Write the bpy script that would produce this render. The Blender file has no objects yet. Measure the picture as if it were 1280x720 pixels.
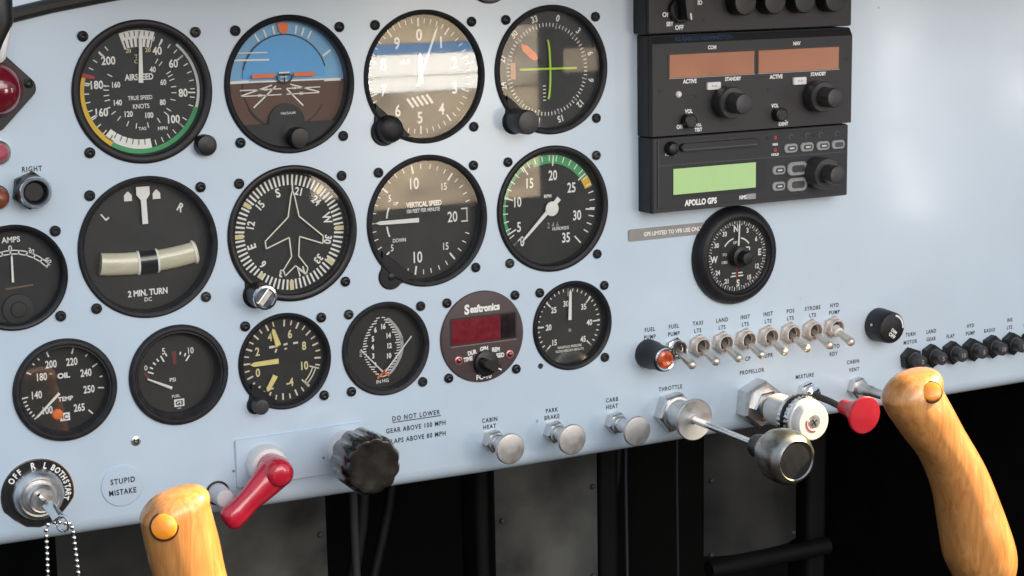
import bpy, bmesh, math, random
from mathutils import Matrix, Vector
random.seed(4)
S = bpy.context.scene
COL = S.collection
Z0 = 0.75            # height of the panel's origin above the cabin floor, metres
PI = math.pi

# Panel coordinates (millimetres): x right, y up, z out of the panel towards the pilot.
def W(x, y, z=0.0):
    return Vector((x * .001, -z * .001, y * .001 + Z0))
M3 = Matrix(((1, 0, 0), (0, 0, -1), (0, 1, 0)))

# ------------------------------------------------------------------ camera
cd = bpy.data.cameras.new('camera'); cam = bpy.data.objects.new('camera', cd); COL.objects.link(cam)
RC = Matrix(((0.8824972, 0.1008361, -0.4593808), (-0.0177013, 0.9831751, 0.1818060), (0.4699843, -0.1523117, 0.8694342)))
mw = (M3 @ RC).to_4x4(); mw.translation = W(-327.03, 130.12, 963.76)
cam.matrix_world = mw
cd.sensor_width = 36; cd.lens = 62.69; cd.clip_start = .02; cd.clip_end = 50
S.camera = cam

# ------------------------------------------------------------------ world, sun, lamps, exposure
wd = bpy.data.worlds.new('World'); S.world = wd; wd.use_nodes = True
nt = wd.node_tree; bg = nt.nodes['Background']
tc = nt.nodes.new('ShaderNodeTexCoord'); sp = nt.nodes.new('ShaderNodeSeparateXYZ'); cr = nt.nodes.new('ShaderNodeValToRGB')
mr = nt.nodes.new('ShaderNodeMapRange')
nt.links.new(tc.outputs['Generated'], sp.inputs[0]); nt.links.new(sp.outputs['Z'], mr.inputs[0])
mr.inputs[1].default_value = -1; mr.inputs[2].default_value = 1
nt.links.new(mr.outputs[0], cr.inputs[0]); nt.links.new(cr.outputs[0], bg.inputs[0])
cr.color_ramp.elements[0].position = .38; cr.color_ramp.elements[0].color = (.05, .05, .055, 1)
cr.color_ramp.elements[1].position = .62; cr.color_ramp.elements[1].color = (.62, .80, 1.0, 1)
bg.inputs[1].default_value = .27

def aim(o, frm, to):
    o.location = frm
    o.rotation_euler = (to - frm).to_track_quat('-Z', 'Y').to_euler()
sl = bpy.data.lights.new('sun', 'SUN'); so = bpy.data.objects.new('sun', sl); COL.objects.link(so)
sl.energy = 5; sl.angle = math.radians(2); sl.color = (1, .80, .46)
aim(so, W(1000, 780, 300), W(0, 0, 0))
def lamp(name, x, y, z, tx, ty, tz, w, h, rad, col):
    l = bpy.data.lights.new(name, 'AREA'); o = bpy.data.objects.new(name, l); COL.objects.link(o)
    l.shape = 'RECTANGLE'; l.size = w * .001; l.size_y = h * .001
    l.energy = rad * PI * l.size * l.size_y; l.color = col
    aim(o, W(x, y, z), W(tx, ty, tz))
    return o
# daylight through the far side window, banded as the dial glasses mirror it (pale wing, blue sky, tan field)
def window(name, x0, x1, y0, y1, rad, col, z=1200):
    o = lamp(name, (x0 + x1) / 2, (y0 + y1) / 2, z, (x0 + x1) / 2, (y0 + y1) / 2, 0, x1 - x0, y1 - y0, rad, col)
    if 'tan' in name:      # uneven dry grass outside
        l = o.data; l.use_nodes = True; n = l.node_tree; e = n.nodes['Emission']
        ge = n.nodes.new('ShaderNodeNewGeometry'); mp = n.nodes.new('ShaderNodeMapping'); mp.inputs['Scale'].default_value = (1, 1, 2.2); no = n.nodes.new('ShaderNodeTexNoise'); r = n.nodes.new('ShaderNodeMapRange')
        no.inputs['Scale'].default_value = 13; no.inputs['Detail'].default_value = 5
        r.inputs[1].default_value = .3; r.inputs[2].default_value = .7; r.inputs[3].default_value = .55; r.inputs[4].default_value = 1.25
        n.links.new(ge.outputs['Position'], mp.inputs[0]); n.links.new(mp.outputs[0], no.inputs['Vector']); n.links.new(no.outputs['Fac'], r.inputs[0]); n.links.new(r.outputs[0], e.inputs['Strength'])
    return o
window('window_pale_upper', 604, 790, -21, 7, 7.4, (1, .94, .84))
window('window_pale_lower', 604, 790, -42, -22.5, 7.4, (1, .94, .84))
window('window_blue', 604, 790, 8, 21, 2.6, (.22, .52, 1))
window('window_tan_high', 604, 790, 22, 76, 3.2, (1, .77, .48))
window('window_tan_low', 598, 864, -197, -44, 2.7, (1, .78, .50))
window('window_tan_side', 794, 864, -42, 40, 2.3, (1, .80, .58))
window('window_tan_far', 905, 960, -27, 5, 1.7, (1, .78, .52))
window('window_slot', 524, 562, -176, -140, 2.6, (1, .85, .65))
# broad soft daylight from the canopy above and behind the seats
lamp('canopy_daylight', 150, 800, 1700, 120, -40, 0, 1400, 600, 1.1, (1, .95, .9))
# added warm fill lamp behind the camera; greys the top of the panel
window('rear_fill', -700, 1100, 170, 520, 1.45, (1, .86, .72), 1500)
for o, t in ((window('streak_lamp', 1485, 1530, -290, 90, 8.5, (1, .95, .9)), 9), (window('streak_lamp_far', 1740, 1800, -160, 90, 6.5, (1, .94, .88)), -4)):
    o.rotation_euler.rotate_axis('Z', math.radians(t))      # added lamps, tilted to lay glare streaks on the panel
S.view_settings.view_transform = 'Standard'; S.view_settings.look = 'None'
S.view_settings.exposure = 1.7; S.view_settings.gamma = 1

# ------------------------------------------------------------------ materials
MATS = {}
def mat(name, col, rough=.5, metal=0, var=.08, scale=300, bump=0, coat=0, spec=.5, rvar=.06, stretch=None, bscale=None):
    if name in MATS: return MATS[name]
    m = bpy.data.materials.new(name); m.use_nodes = True
    n = m.node_tree; b = n.nodes['Principled BSDF']; L = n.links.new
    tc = n.nodes.new('ShaderNodeTexCoord'); mp = n.nodes.new('ShaderNodeMapping'); L(tc.outputs['Object'], mp.inputs[0])
    if stretch: mp.inputs['Scale'].default_value = stretch
    no = n.nodes.new('ShaderNodeTexNoise'); no.inputs['Scale'].default_value = scale; no.inputs['Detail'].default_value = 5
    L(mp.outputs[0], no.inputs['Vector'])
    rp = n.nodes.new('ShaderNodeValToRGB'); L(no.outputs['Fac'], rp.inputs[0])
    rp.color_ramp.elements[0].position = .3; rp.color_ramp.elements[1].position = .7
    rp.color_ramp.elements[0].color = (*[c * (1 - var) for c in col], 1)
    rp.color_ramp.elements[1].color = (*[min(1, c * (1 + var)) for c in col], 1)
    L(rp.outputs[0], b.inputs['Base Color'])
    r = n.nodes.new('ShaderNodeMapRange'); L(no.outputs['Fac'], r.inputs[0])
    r.inputs[1].default_value = .3; r.inputs[2].default_value = .7
    r.inputs[3].default_value = max(.02, rough - rvar); r.inputs[4].default_value = rough + rvar
    L(r.outputs[0], b.inputs['Roughness'])
    b.inputs['Metallic'].default_value = metal; b.inputs['Specular IOR Level'].default_value = spec
    b.inputs['Coat Weight'].default_value = coat; b.inputs['Coat Roughness'].default_value = .12
    if bump:
        n2 = n.nodes.new('ShaderNodeTexNoise'); n2.inputs['Scale'].default_value = bscale or scale * 3; n2.inputs['Detail'].default_value = 3
        L(mp.outputs[0], n2.inputs['Vector'])
        bp = n.nodes.new('ShaderNodeBump'); bp.inputs['Strength'].default_value = bump; bp.inputs['Distance'].default_value = .0004
        L(n2.outputs['Fac'], bp.inputs['Height']); L(bp.outputs[0], b.inputs['Normal'])
    MATS[name] = m
    return m
PAINT = mat('panel_paint', (.565, .678, .79), .40, var=.03, scale=14, bump=.05, bscale=900, rvar=.08, coat=.6)
PAINT.node_tree.nodes['Principled BSDF'].inputs['Coat Roughness'].default_value = .17
def wear(m):
    n = m.node_tree; b = n.nodes['Principled BSDF']; L = n.links.new
    src = b.inputs['Base Color'].links[0].from_socket
    tc = n.nodes.new('ShaderNodeTexCoord'); v = n.nodes.new('ShaderNodeTexVoronoi'); v.inputs['Scale'].default_value = 34; L(tc.outputs['Object'], v.inputs['Vector'])
    w = n.nodes.new('ShaderNodeTexNoise'); w.inputs['Scale'].default_value = 9; w.inputs['Detail'].default_value = 6; L(tc.outputs['Object'], w.inputs['Vector'])
    lt = n.nodes.new('ShaderNodeMath'); lt.operation = 'LESS_THAN'; lt.inputs[1].default_value = .035; L(v.outputs['Distance'], lt.inputs[0])
    sx = n.nodes.new('ShaderNodeSeparateColor'); L(v.outputs['Color'], sx.inputs[0])
    g = n.nodes.new('ShaderNodeMath'); g.operation = 'GREATER_THAN'; g.inputs[1].default_value = .72; L(sx.outputs[0], g.inputs[0])
    mu = n.nodes.new('ShaderNodeMath'); mu.operation = 'MULTIPLY'; L(lt.outputs[0], mu.inputs[0]); L(g.outputs[0], mu.inputs[1])
    m2 = n.nodes.new('ShaderNodeMath'); m2.operation = 'MULTIPLY'; m2.inputs[1].default_value = .5; L(mu.outputs[0], m2.inputs[0])
    mx = n.nodes.new('ShaderNodeMixRGB'); mx.inputs[2].default_value = (.16, .14, .12, 1); L(m2.outputs[0], mx.inputs[0]); L(src, mx.inputs[1])
    st = n.nodes.new('ShaderNodeMapping'); st.inputs['Scale'].default_value = (1, 1, 1.6); st.inputs['Rotation'].default_value = (0, .6, 0); L(tc.outputs['Object'], st.inputs[0])
    sc = n.nodes.new('ShaderNodeTexNoise'); sc.inputs['Scale'].default_value = 12; sc.inputs['Detail'].default_value = 3; L(st.outputs[0], sc.inputs['Vector'])
    r2 = n.nodes.new('ShaderNodeMapRange'); r2.inputs[1].default_value = .35; r2.inputs[2].default_value = .7; r2.inputs[3].default_value = .13; r2.inputs[4].default_value = .2; L(sc.outputs['Fac'], r2.inputs[0]); L(r2.outputs[0], b.inputs['Coat Roughness'])
    m3 = n.nodes.new('ShaderNodeMixRGB'); m3.blend_type = 'MULTIPLY'; m3.inputs[0].default_value = .16
    r3 = n.nodes.new('ShaderNodeMapRange'); r3.inputs[1].default_value = .3; r3.inputs[2].default_value = .7; r3.inputs[3].default_value = .7; r3.inputs[4].default_value = 1; L(w.outputs['Fac'], r3.inputs[0])
    L(mx.outputs[0], m3.inputs[1]); L(r3.outputs[0], m3.inputs[2]); L(m3.outputs[0], b.inputs['Base Color'])
wear(PAINT)
PLATE = mat('plate_paint', (.54, .65, .76), .34, var=.03, scale=30, bump=.04, bscale=900)
BLACK = mat('black_plastic', (.007, .007, .0085), .42, var=.2, scale=500, bump=.12, bscale=2500)
BEZ = mat('bezel_black', (.012, .0115, .014), .46, var=.15, scale=260, bump=.10, bscale=2200, spec=.32)
BEZ2 = mat('bezel_worn', (.020, .0195, .022), .52, var=.35, scale=180, bump=.16, bscale=1600, spec=.3)
BEZ3 = mat('bezel_gloss', (.009, .009, .011), .36, var=.2, scale=300, bump=.08, bscale=2400, spec=.4)
SCREW2 = mat('screw_worn', (.045, .043, .042), .4, .3, var=.6, scale=700)
DIAL = mat('dial_black', (.012, .0115, .012), .62, var=.15, scale=200)
DIALG = mat('dial_grey', (.021, .020, .0195), .6, var=.12, scale=120)
WHITE = mat('white_print', (.86, .86, .83), .6, var=.05, scale=700)
CREAM = mat('cream_print', (.74, .66, .36), .6, var=.06, scale=500)
INK = mat('black_ink', (.018, .018, .022), .6, var=.3, scale=900)
GREEN = mat('green_print', (.06, .36, .13), .6)
YELLOW = mat('yellow_print', (.78, .50, .03), .6)
RED = mat('red_print', (.42, .03, .03), .6)
ORANGE = mat('orange_print', (.85, .17, .03), .5)
LIME = mat('lime_bar', (.48, .80, .05), .4)
SKYB = mat('sky_blue_card', (.12, .42, .84), .6, var=.06, scale=60)
SKYD = mat('sky_blue_ring', (.20, .46, .76), .6, var=.05, scale=60)
EARTH = mat('brown_card', (.115, .055, .035), .65, var=.08, scale=90)
MAROON = mat('maroon_faceplate', (.068, .043, .045), .5, var=.10, scale=300, bump=.1)
REDWIN = mat('red_window', (.17, .008, .018), .18, coat=.5)
CHROME = mat('chrome', (.72, .72, .73), .14, 1, var=.05, scale=200)
STEEL = mat('satin_steel', (.68, .67, .66), .38, 1, var=.08, scale=300, bump=.05)
ALU = mat('turned_aluminium', (.62, .61, .61), .46, 1, var=.08, scale=120, bump=.05, rvar=.1)
NICKEL = mat('worn_nickel', (.40, .38, .35), .36, 1, var=.15, scale=120, rvar=.12)
BRASS = mat('toggle_metal', (.74, .66, .60), .42, .75, var=.10, scale=300)
REDP = mat('red_plastic', (.56, .014, .04), .24, var=.10, scale=60, coat=.9)
REDM = mat('red_knob_paint', (.36, .013, .03), .34, var=.05, scale=90)
REDL = mat('red_lens', (.16, .006, .018), .10, var=.2, scale=140, coat=1)
PINKL = mat('pink_lens', (.45, .10, .14), .15, coat=.8)
AMBER = mat('amber_lens', (.50, .075, .012), .16, var=.5, scale=220, coat=.8)
BROWNL = mat('brown_lens', (.22, .06, .03), .3)
RADIO = mat('radio_grey', (.038, .036, .040), .55, spec=.35, var=.08, scale=300, bump=.10, bscale=2500)
RADIOS = mat('radio_side', (.010, .010, .012), .55, var=.15, scale=200)
GPSF = mat('gps_face', (.034, .035, .040), .52, spec=.3, var=.08, scale=250, bump=.08, bscale=2500)
AMBW = mat('amber_display', (.40, .155, .078), .32, var=.06, scale=40, coat=.3)
LCD = mat('green_lcd', (.45, .70, .30), .35, var=.03, scale=40)
BTN = mat('button_grey', (.30, .30, .31), .45)
BTND = mat('button_dark', (.05, .055, .06), .4)
TEAL = mat('teal_mark', (.03, .10, .10), .5)
BLUEP = mat('dim_blue_print', (.03, .06, .14), .5)
GREYP = mat('placard_grey', (.27, .26, .25), .45, var=.08, scale=120)
KNOBF = mat('knob_face', (.034, .034, .037), .42, var=.12, scale=400, bump=.1)
OFFW = mat('off_white_plastic', (.74, .73, .72), .35, var=.03, scale=80)
TUBE = mat('tube_fluid', (.66, .62, .46), .25, var=.10, scale=60, coat=1, stretch=(1, 1, 4))
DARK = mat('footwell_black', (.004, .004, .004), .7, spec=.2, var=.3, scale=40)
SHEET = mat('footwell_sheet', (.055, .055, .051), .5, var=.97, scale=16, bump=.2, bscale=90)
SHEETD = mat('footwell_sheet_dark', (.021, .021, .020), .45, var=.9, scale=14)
RUBBER = mat('edge_rubber', (.02, .019, .018), .6, var=.3, scale=200)
DECK = mat('white_deck', (.80, .79, .76), .5, var=.04, scale=20)
ORB = mat('orange_button', (.90, .29, .015), .28, var=.06, scale=100, coat=.4)

def wood():
    m = bpy.data.materials.new('varnished_wood'); m.use_nodes = True
    n = m.node_tree; b = n.nodes['Principled BSDF']; L = n.links.new
    tc = n.nodes.new('ShaderNodeTexCoord'); mp = n.nodes.new('ShaderNodeMapping'); L(tc.outputs['Object'], mp.inputs[0])
    mp.inputs['Rotation'].default_value = (0, math.radians(-24), 0); mp.inputs['Scale'].default_value = (1, 1, .12)
    a = n.nodes.new('ShaderNodeTexNoise'); a.inputs['Scale'].default_value = 190; a.inputs['Detail'].default_value = 8; a.inputs['Roughness'].default_value = .68; a.inputs['Distortion'].default_value = 1.2
    L(mp.outputs[0], a.inputs['Vector'])
    c = n.nodes.new('ShaderNodeTexNoise'); c.inputs['Scale'].default_value = 22; c.inputs['Detail'].default_value = 2; L(tc.outputs['Object'], c.inputs['Vector'])
    r = n.nodes.new('ShaderNodeValToRGB'); L(a.outputs['Fac'], r.inputs[0])
    r.color_ramp.elements[0].position = .32; r.color_ramp.elements[1].position = .72
    r.color_ramp.elements[0].color = (.50, .185, .045, 1); r.color_ramp.elements[1].color = (.80, .385, .125, 1)
    mx = n.nodes.new('ShaderNodeMixRGB'); mx.blend_type = 'MULTIPLY'; mx.inputs[0].default_value = .22
    L(r.outputs[0], mx.inputs[1]); L(c.outputs['Fac'], mx.inputs[2]); L(mx.outputs[0], b.inputs['Base Color'])
    b.inputs['Roughness'].default_value = .38; b.inputs['Coat Weight'].default_value = .8; b.inputs['Coat Roughness'].default_value = .17
    bp = n.nodes.new('ShaderNodeBump'); bp.inputs['Strength'].default_value = .15; bp.inputs['Distance'].default_value = .0004
    L(a.outputs['Fac'], bp.inputs['Height']); L(bp.outputs[0], b.inputs['Normal'])
    return m
WOOD = wood()
def glass(name, ior=1.5, rough=.02):
    m = bpy.data.materials.new(name); m.use_nodes = True
    n = m.node_tree; n.nodes.clear(); L = n.links.new
    o = n.nodes.new('ShaderNodeOutputMaterial'); mx = n.nodes.new('ShaderNodeMixShader')
    t = n.nodes.new('ShaderNodeBsdfTransparent'); g = n.nodes.new('ShaderNodeBsdfGlossy'); f = n.nodes.new('ShaderNodeFresnel')
    t.inputs[0].default_value = (.96, .96, .95, 1); g.inputs['Roughness'].default_value = rough; f.inputs['IOR'].default_value = ior
    tc = n.nodes.new('ShaderNodeTexCoord'); no = n.nodes.new('ShaderNodeTexNoise'); no.inputs['Scale'].default_value = 60; no.inputs['Detail'].default_value = 4
    L(tc.outputs['Object'], no.inputs['Vector'])
    r = n.nodes.new('ShaderNodeMapRange'); L(no.outputs['Fac'], r.inputs[0]); r.inputs[3].default_value = rough * .5; r.inputs[4].default_value = rough * 2.2
    L(r.outputs[0], g.inputs['Roughness'])
    ge = n.nodes.new('ShaderNodeNewGeometry'); im = n.nodes.new('ShaderNodeMapRange'); im.inputs[3].default_value = ior; im.inputs[4].default_value = 1 / ior
    L(ge.outputs['Backfacing'], im.inputs[0]); L(im.outputs[0], f.inputs['IOR'])
    L(f.outputs[0], mx.inputs[0]); L(t.outputs[0], mx.inputs[1]); L(g.outputs[0], mx.inputs[2]); df = n.nodes.new('ShaderNodeBsdfDiffuse'); df.inputs[0].default_value = (.8, .78, .74, 1); m2 = n.nodes.new('ShaderNodeMixShader')
    du = n.nodes.new('ShaderNodeMapRange'); L(no.outputs['Fac'], du.inputs[0]); du.inputs[1].default_value = .35; du.inputs[2].default_value = .75; du.inputs[3].default_value = .004; du.inputs[4].default_value = .016
    L(du.outputs[0], m2.inputs[0]); L(mx.outputs[0], m2.inputs[1]); L(df.outputs[0], m2.inputs[2]); L(m2.outputs[0], o.inputs[0])
    return m
GLASS = glass('dial_glass', 1.55, .02)

# ------------------------------------------------------------------ mesh building
def rect_pts(w, h, r=0, n=5, cx=0, cy=0):
    if r <= 0: return [(cx - w / 2, cy - h / 2), (cx + w / 2, cy - h / 2), (cx + w / 2, cy + h / 2), (cx - w / 2, cy + h / 2)]
    p = []
    for sx, sy, a0 in ((1, -1, -90), (1, 1, 0), (-1, 1, 90), (-1, -1, 180)):
        for k in range(n + 1):
            a = math.radians(a0 + 90 * k / n)
            p.append((cx + sx * (w / 2 - r) + r * math.cos(a), cy + sy * (h / 2 - r) + r * math.sin(a)))
    return p
def circ(r, n=48, cx=0, cy=0, a0=0):
    return [(cx + r * math.cos(a0 + 2 * PI * k / n), cy + r * math.sin(a0 + 2 * PI * k / n)) for k in range(n)]
def pol(r, a):          # clockwise degrees from the top of a dial
    return r * math.sin(math.radians(a)), r * math.cos(math.radians(a))
FONT = {}
def glyphs(s, bold, spacing):
    k = (s, bold, spacing)
    if k not in FONT:
        c = bpy.data.curves.new('t', 'FONT'); c.body = s; c.size = 1; c.resolution_u = 3; c.offset = bold; c.space_character = spacing
        o = bpy.data.objects.new('t', c); COL.objects.link(o)
        bpy.context.view_layer.update()
        me = o.to_mesh()
        v = [(q.co.x, q.co.y) for q in me.vertices]; f = [tuple(p.vertices) for p in me.polygons]
        o.to_mesh_clear(); bpy.data.objects.remove(o); bpy.data.curves.remove(c)
        FONT[k] = (v, f)
    return FONT[k]
PRINT = {'lettering', 'numerals', 'tick_marks', 'scale_marks', 'window_marks', 'horizon_lines_and_glare', 'marks', 'lamp_marks', 'index_marks', 'deviation_marks', 'temperature_scale', 'lubber_marks', 'beads', 'hour_drums', 'band_lettering'}
class MB:
    def __init__(s): s.v = []; s.f = []
    def add(s, vs, fs, M=None):
        b = len(s.v)
        s.v += [tuple(M @ Vector(v)) for v in vs] if M is not None else [tuple(v) for v in vs]
        s.f += [tuple(b + i for i in f) for f in fs]
        return s
    def prism(s, pts, z0, z1, M=None, bev=0):
        n = len(pts)
        vs = [(x, y, z0) for x, y in pts]
        if bev:
            cx = sum(p[0] for p in pts) / n; cy = sum(p[1] for p in pts) / n
            def ins(p):
                d = math.hypot(p[0] - cx, p[1] - cy) or 1
                return (p[0] - (p[0] - cx) / d * bev, p[1] - (p[1] - cy) / d * bev)
            vs += [(x, y, z1 - bev) for x, y in pts] + [(*ins(p), z1) for p in pts]; lv = 3
        else:
            vs += [(x, y, z1) for x, y in pts]; lv = 2
        fs = [tuple(reversed(range(n))), tuple(range((lv - 1) * n, lv * n))]
        for l in range(lv - 1):
            for k in range(n):
                a = l * n + k; c = l * n + (k + 1) % n
                fs.append((a, c, c + n, a + n))
        return s.add(vs, fs, M)
    def box(s, x0, x1, y0, y1, z0, z1, M=None, bev=0):
        return s.prism([(x0, y0), (x1, y0), (x1, y1), (x0, y1)], z0, z1, M, bev)
    def flat(s, pts, z, M=None):
        return s.add([(x, y, z) for x, y in pts], [tuple(range(len(pts)))], M)
    def lathe(s, prof, n=48, M=None, cap0=False, cap1=True, lobes=0, amp=0, sharp=False):
        vs = []
        for r, z in prof:
            for k in range(n):
                a = 2 * PI * k / n
                rr = (r * (1 + amp * (1 - 2 * abs(math.sin(lobes * a / 2)))) if sharp else r * (1 + amp * math.cos(lobes * a))) if lobes else r
                vs.append((rr * math.cos(a), rr * math.sin(a), z))
        fs = []
        for l in range(len(prof) - 1):
            for k in range(n):
                a = l * n + k; c = l * n + (k + 1) % n
                fs.append((a, c, c + n, a + n))
        if cap0: fs.append(tuple(reversed(range(n))))
        if cap1: fs.append(tuple(range((len(prof) - 1) * n, len(prof) * n)))
        return s.add(vs, fs, M)
    def arc(s, r0, r1, a0, a1, z, n=None, cx=0, cy=0):
        n = n or max(2, int(abs(a1 - a0) / 3))
        vs = []; fs = []
        for k in range(n + 1):
            a = a0 + (a1 - a0) * k / n
            for r in (r0, r1):
                x, y = pol(r, a); vs.append((cx + x, cy + y, z))
        for k in range(n): fs.append((2 * k, 2 * k + 1, 2 * k + 3, 2 * k + 2))
        if a1 > a0: fs = [tuple(reversed(f)) for f in fs]
        return s.add(vs, fs)
    def line(s, p, q, w, z, w2=None):
        w2 = w if w2 is None else w2
        d = Vector((q[0] - p[0], q[1] - p[1])); d.normalize(); n = Vector((-d.y, d.x))
        return s.flat([(p[0] - n.x * w / 2, p[1] - n.y * w / 2), (q[0] - n.x * w2 / 2, q[1] - n.y * w2 / 2),
                       (q[0] + n.x * w2 / 2, q[1] + n.y * w2 / 2), (p[0] + n.x * w / 2, p[1] + n.y * w / 2)], z)
    def ticks(s, angs, r0, r1, w, z):
        for a in angs: s.line(pol(r0, a), pol(r1, a), w, z)
        return s
    def text(s, t, x, y, h, z, ang=0, sx=1, bold=0, spacing=1.0, align='C', M=None):
        v, f = glyphs(t, round(bold + .014, 3), spacing)
        if not v: return s
        k = h / .70
        x0 = min(p[0] for p in v); x1 = max(p[0] for p in v)
        ox = {'C': (x0 + x1) / 2, 'L': x0, 'R': x1}[align]
        ca, sa = math.cos(math.radians(ang)), math.sin(math.radians(ang))
        vs = []
        for px, py in v:
            a, b = (px - ox) * k * sx, (py - .35) * k
            vs.append((x + a * ca - b * sa, y + a * sa + b * ca, z))
        return s.add(vs, f, M)
    def tube(s, path, rad, n=12, cap=True, flat=1.0, up=Vector((0, 0, 1))):
        P = [Vector(p) for p in path]; vs = []; fs = []
        rad = rad if isinstance(rad, (list, tuple)) else [rad] * len(P)
        for i, p in enumerate(P):
            t = (P[min(i + 1, len(P) - 1)] - P[max(i - 1, 0)]).normalized()
            u = up.cross(t)
            if u.length < 1e-4: u = Vector((1, 0, 0)).cross(t)
            u.normalize(); w = t.cross(u)
            for k in range(n):
                a = 2 * PI * k / n
                vs.append(p + u * rad[i] * math.cos(a) + w * rad[i] * flat * math.sin(a))
        for l in range(len(P) - 1):
            for k in range(n):
                a = l * n + k; c = l * n + (k + 1) % n
                fs.append((a, c, c + n, a + n))
        if cap: fs += [tuple(reversed(range(n))), tuple(range((len(P) - 1) * n, len(P) * n))]
        return s.add(vs, fs)
    def build(s, name, m, parent=None, at=(0, 0, 0), smooth=32, kind=None):
        me = bpy.data.meshes.new(name)
        me.from_pydata([(x * .001, -z * .001, y * .001) for x, y, z in s.v], [], s.f)
        me.materials.append(m)
        if smooth:
            me.polygons.foreach_set('use_smooth', [True] * len(me.polygons))
            me.set_sharp_from_angle(angle=math.radians(smooth))
        me.update()
        o = bpy.data.objects.new(name, me); COL.objects.link(o)
        if parent is not None: o.parent = parent; o.location = Vector((at[0] * .001, -at[2] * .001, at[1] * .001))
        else: o.location = W(*at)
        if kind is None and name in PRINT: kind = 'stuff'
        if kind: o['kind'] = kind
        return o
def tag(o, label, cat, group=None):
    o['label'] = label; o['category'] = cat
    if group: o['group'] = group
    return o
def thing(name, x, y, label, cat, group=None, z=0):
    o = bpy.data.objects.new(name, None); o.empty_display_size = .01; COL.objects.link(o); o.location = W(x, y, z)
    return tag(o, label, cat, group)
def dup(root, x, y, label, z=0, group=None):
    r = root.copy(); COL.objects.link(r); r.location = W(x, y, z); r['label'] = label
    if group: r['group'] = group
    for ch in list(root.children):
        c = ch.copy(); COL.objects.link(c); c.parent = r
        for g in list(ch.children):
            d = g.copy(); COL.objects.link(d); d.parent = c
    return r
def T4(x=0, y=0, z=0, rx=0, ry=0, rz=0):
    return Matrix.Translation((x, y, z)) @ Matrix.Rotation(math.radians(rz), 4, 'Z') @ Matrix.Rotation(math.radians(ry), 4, 'Y') @ Matrix.Rotation(math.radians(rx), 4, 'X')
def hexnut(r, z0, z1, rin=None, bev=.8, rot=0):
    m = MB(); m.prism(circ(r, 6, a0=math.radians(rot)), z0, z1, bev=bev); return m
# ------------------------------------------------------------------ the panel and what lies under it
BIG = {'asi': (-45, 61.5), 'ai': (41.1, 61.5), 'alt': (126.4, 61.8), 'vor': (212.5, 62.1),
       'turn': (-46.5, -24.8), 'dg': (39.2, -24.6), 'vsi': (125.6, -24.5), 'tach': (212.2, -24.2)}
SML = {'suc': (31, -99.5), 'twin': (95.6, -99.6), 'ff': (160.4, -99.6), 'map': (225.1, -100.0),
       'amp': (-121.5, -34.7), 'oil': (-98, -99.8), 'fp': (-33.2, -99.5)}
TOPE = [(-190, 82), (-160, 91), (-119.6, 102.5), (-92, 108.3), (-63.6, 112.9), (-20, 119.5), (60, 130), (180, 140), (330, 145), (520, 140), (720, 125)]
def lipy(x): return -175.5 - 4.5 * min(1, max(0, (x + 140) / 300))
def build_panel():
    c = bpy.data.curves.new('p', 'CURVE'); c.dimensions = '2D'; c.fill_mode = 'BOTH'; c.extrude = 1.5
    xs = [-190 + 10 * k for k in range(92)]
    outer = TOPE + [(x, lipy(x)) for x in reversed(xs)]
    loops = [outer] + [circ(39.2, 96, *p) for p in BIG.values()] + [circ(28.4, 80, *p) for k, p in SML.items()]
    for pts in loops:
        s = c.splines.new('POLY'); s.points.add(len(pts) - 1)
        for q, p in zip(s.points, pts): q.co = (p[0], p[1], 0, 1)
        s.use_cyclic_u = True
    o = bpy.data.objects.new('p', c); COL.objects.link(o); bpy.context.view_layer.update()
    me = o.to_mesh(); m = MB()
    m.add([(v.co.x, v.co.y, v.co.z - 1.5) for v in me.vertices], [tuple(p.vertices) for p in me.polygons])
    o.to_mesh_clear(); bpy.data.objects.remove(o)
    # rolled lower edge
    prof = [(0, 0)] + [(-9 * math.sin(math.radians(a)), -9 + 9 * math.cos(math.radians(a))) for a in range(10, 181, 10)] + [(10, -18)]
    vs = []; fs = []; n = len(prof)
    for x in xs:
        for dy, dz in prof: vs.append((x, lipy(x) + dy, dz))
    for i in range(len(xs) - 1):
        for k in range(n - 1):
            a = i * n + k; fs.append((a, a + 1, a + n + 1, a + n))
    m.add(vs, fs)
    return m.build('instrument_panel', PAINT, smooth=30)
panel = tag(build_panel(), 'pale blue-grey painted aircraft instrument panel with rolled lower edge', 'instrument panel')
def on_panel(mb, name, m=INK): return mb.build(name, m, panel, smooth=None)
# panel's origin is at x=y=z=0, so its children use panel coordinates directly
m = MB(); m.tube([(x, y + 1.5, 1) for x, y in TOPE], 4.0, 10)
tag(m.build('edge_trim', RUBBER), 'dark rubber trim along the curved top edge of the panel', 'trim')
m = MB(); vs = []; fs = []
for x, y in TOPE: vs += [(x, y + 1, -1.5), (x, y + 26, -60), (x, y + 60, -220)]
for i in range(len(TOPE) - 1):
    for k in range(2):
        a = 3 * i + k; fs.append((a, a + 3, a + 4, a + 1))
m.add(vs, fs)
tag(m.build('glareshield', DECK), 'white glareshield deck behind the dark trim of the panel', 'glareshield')

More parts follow.
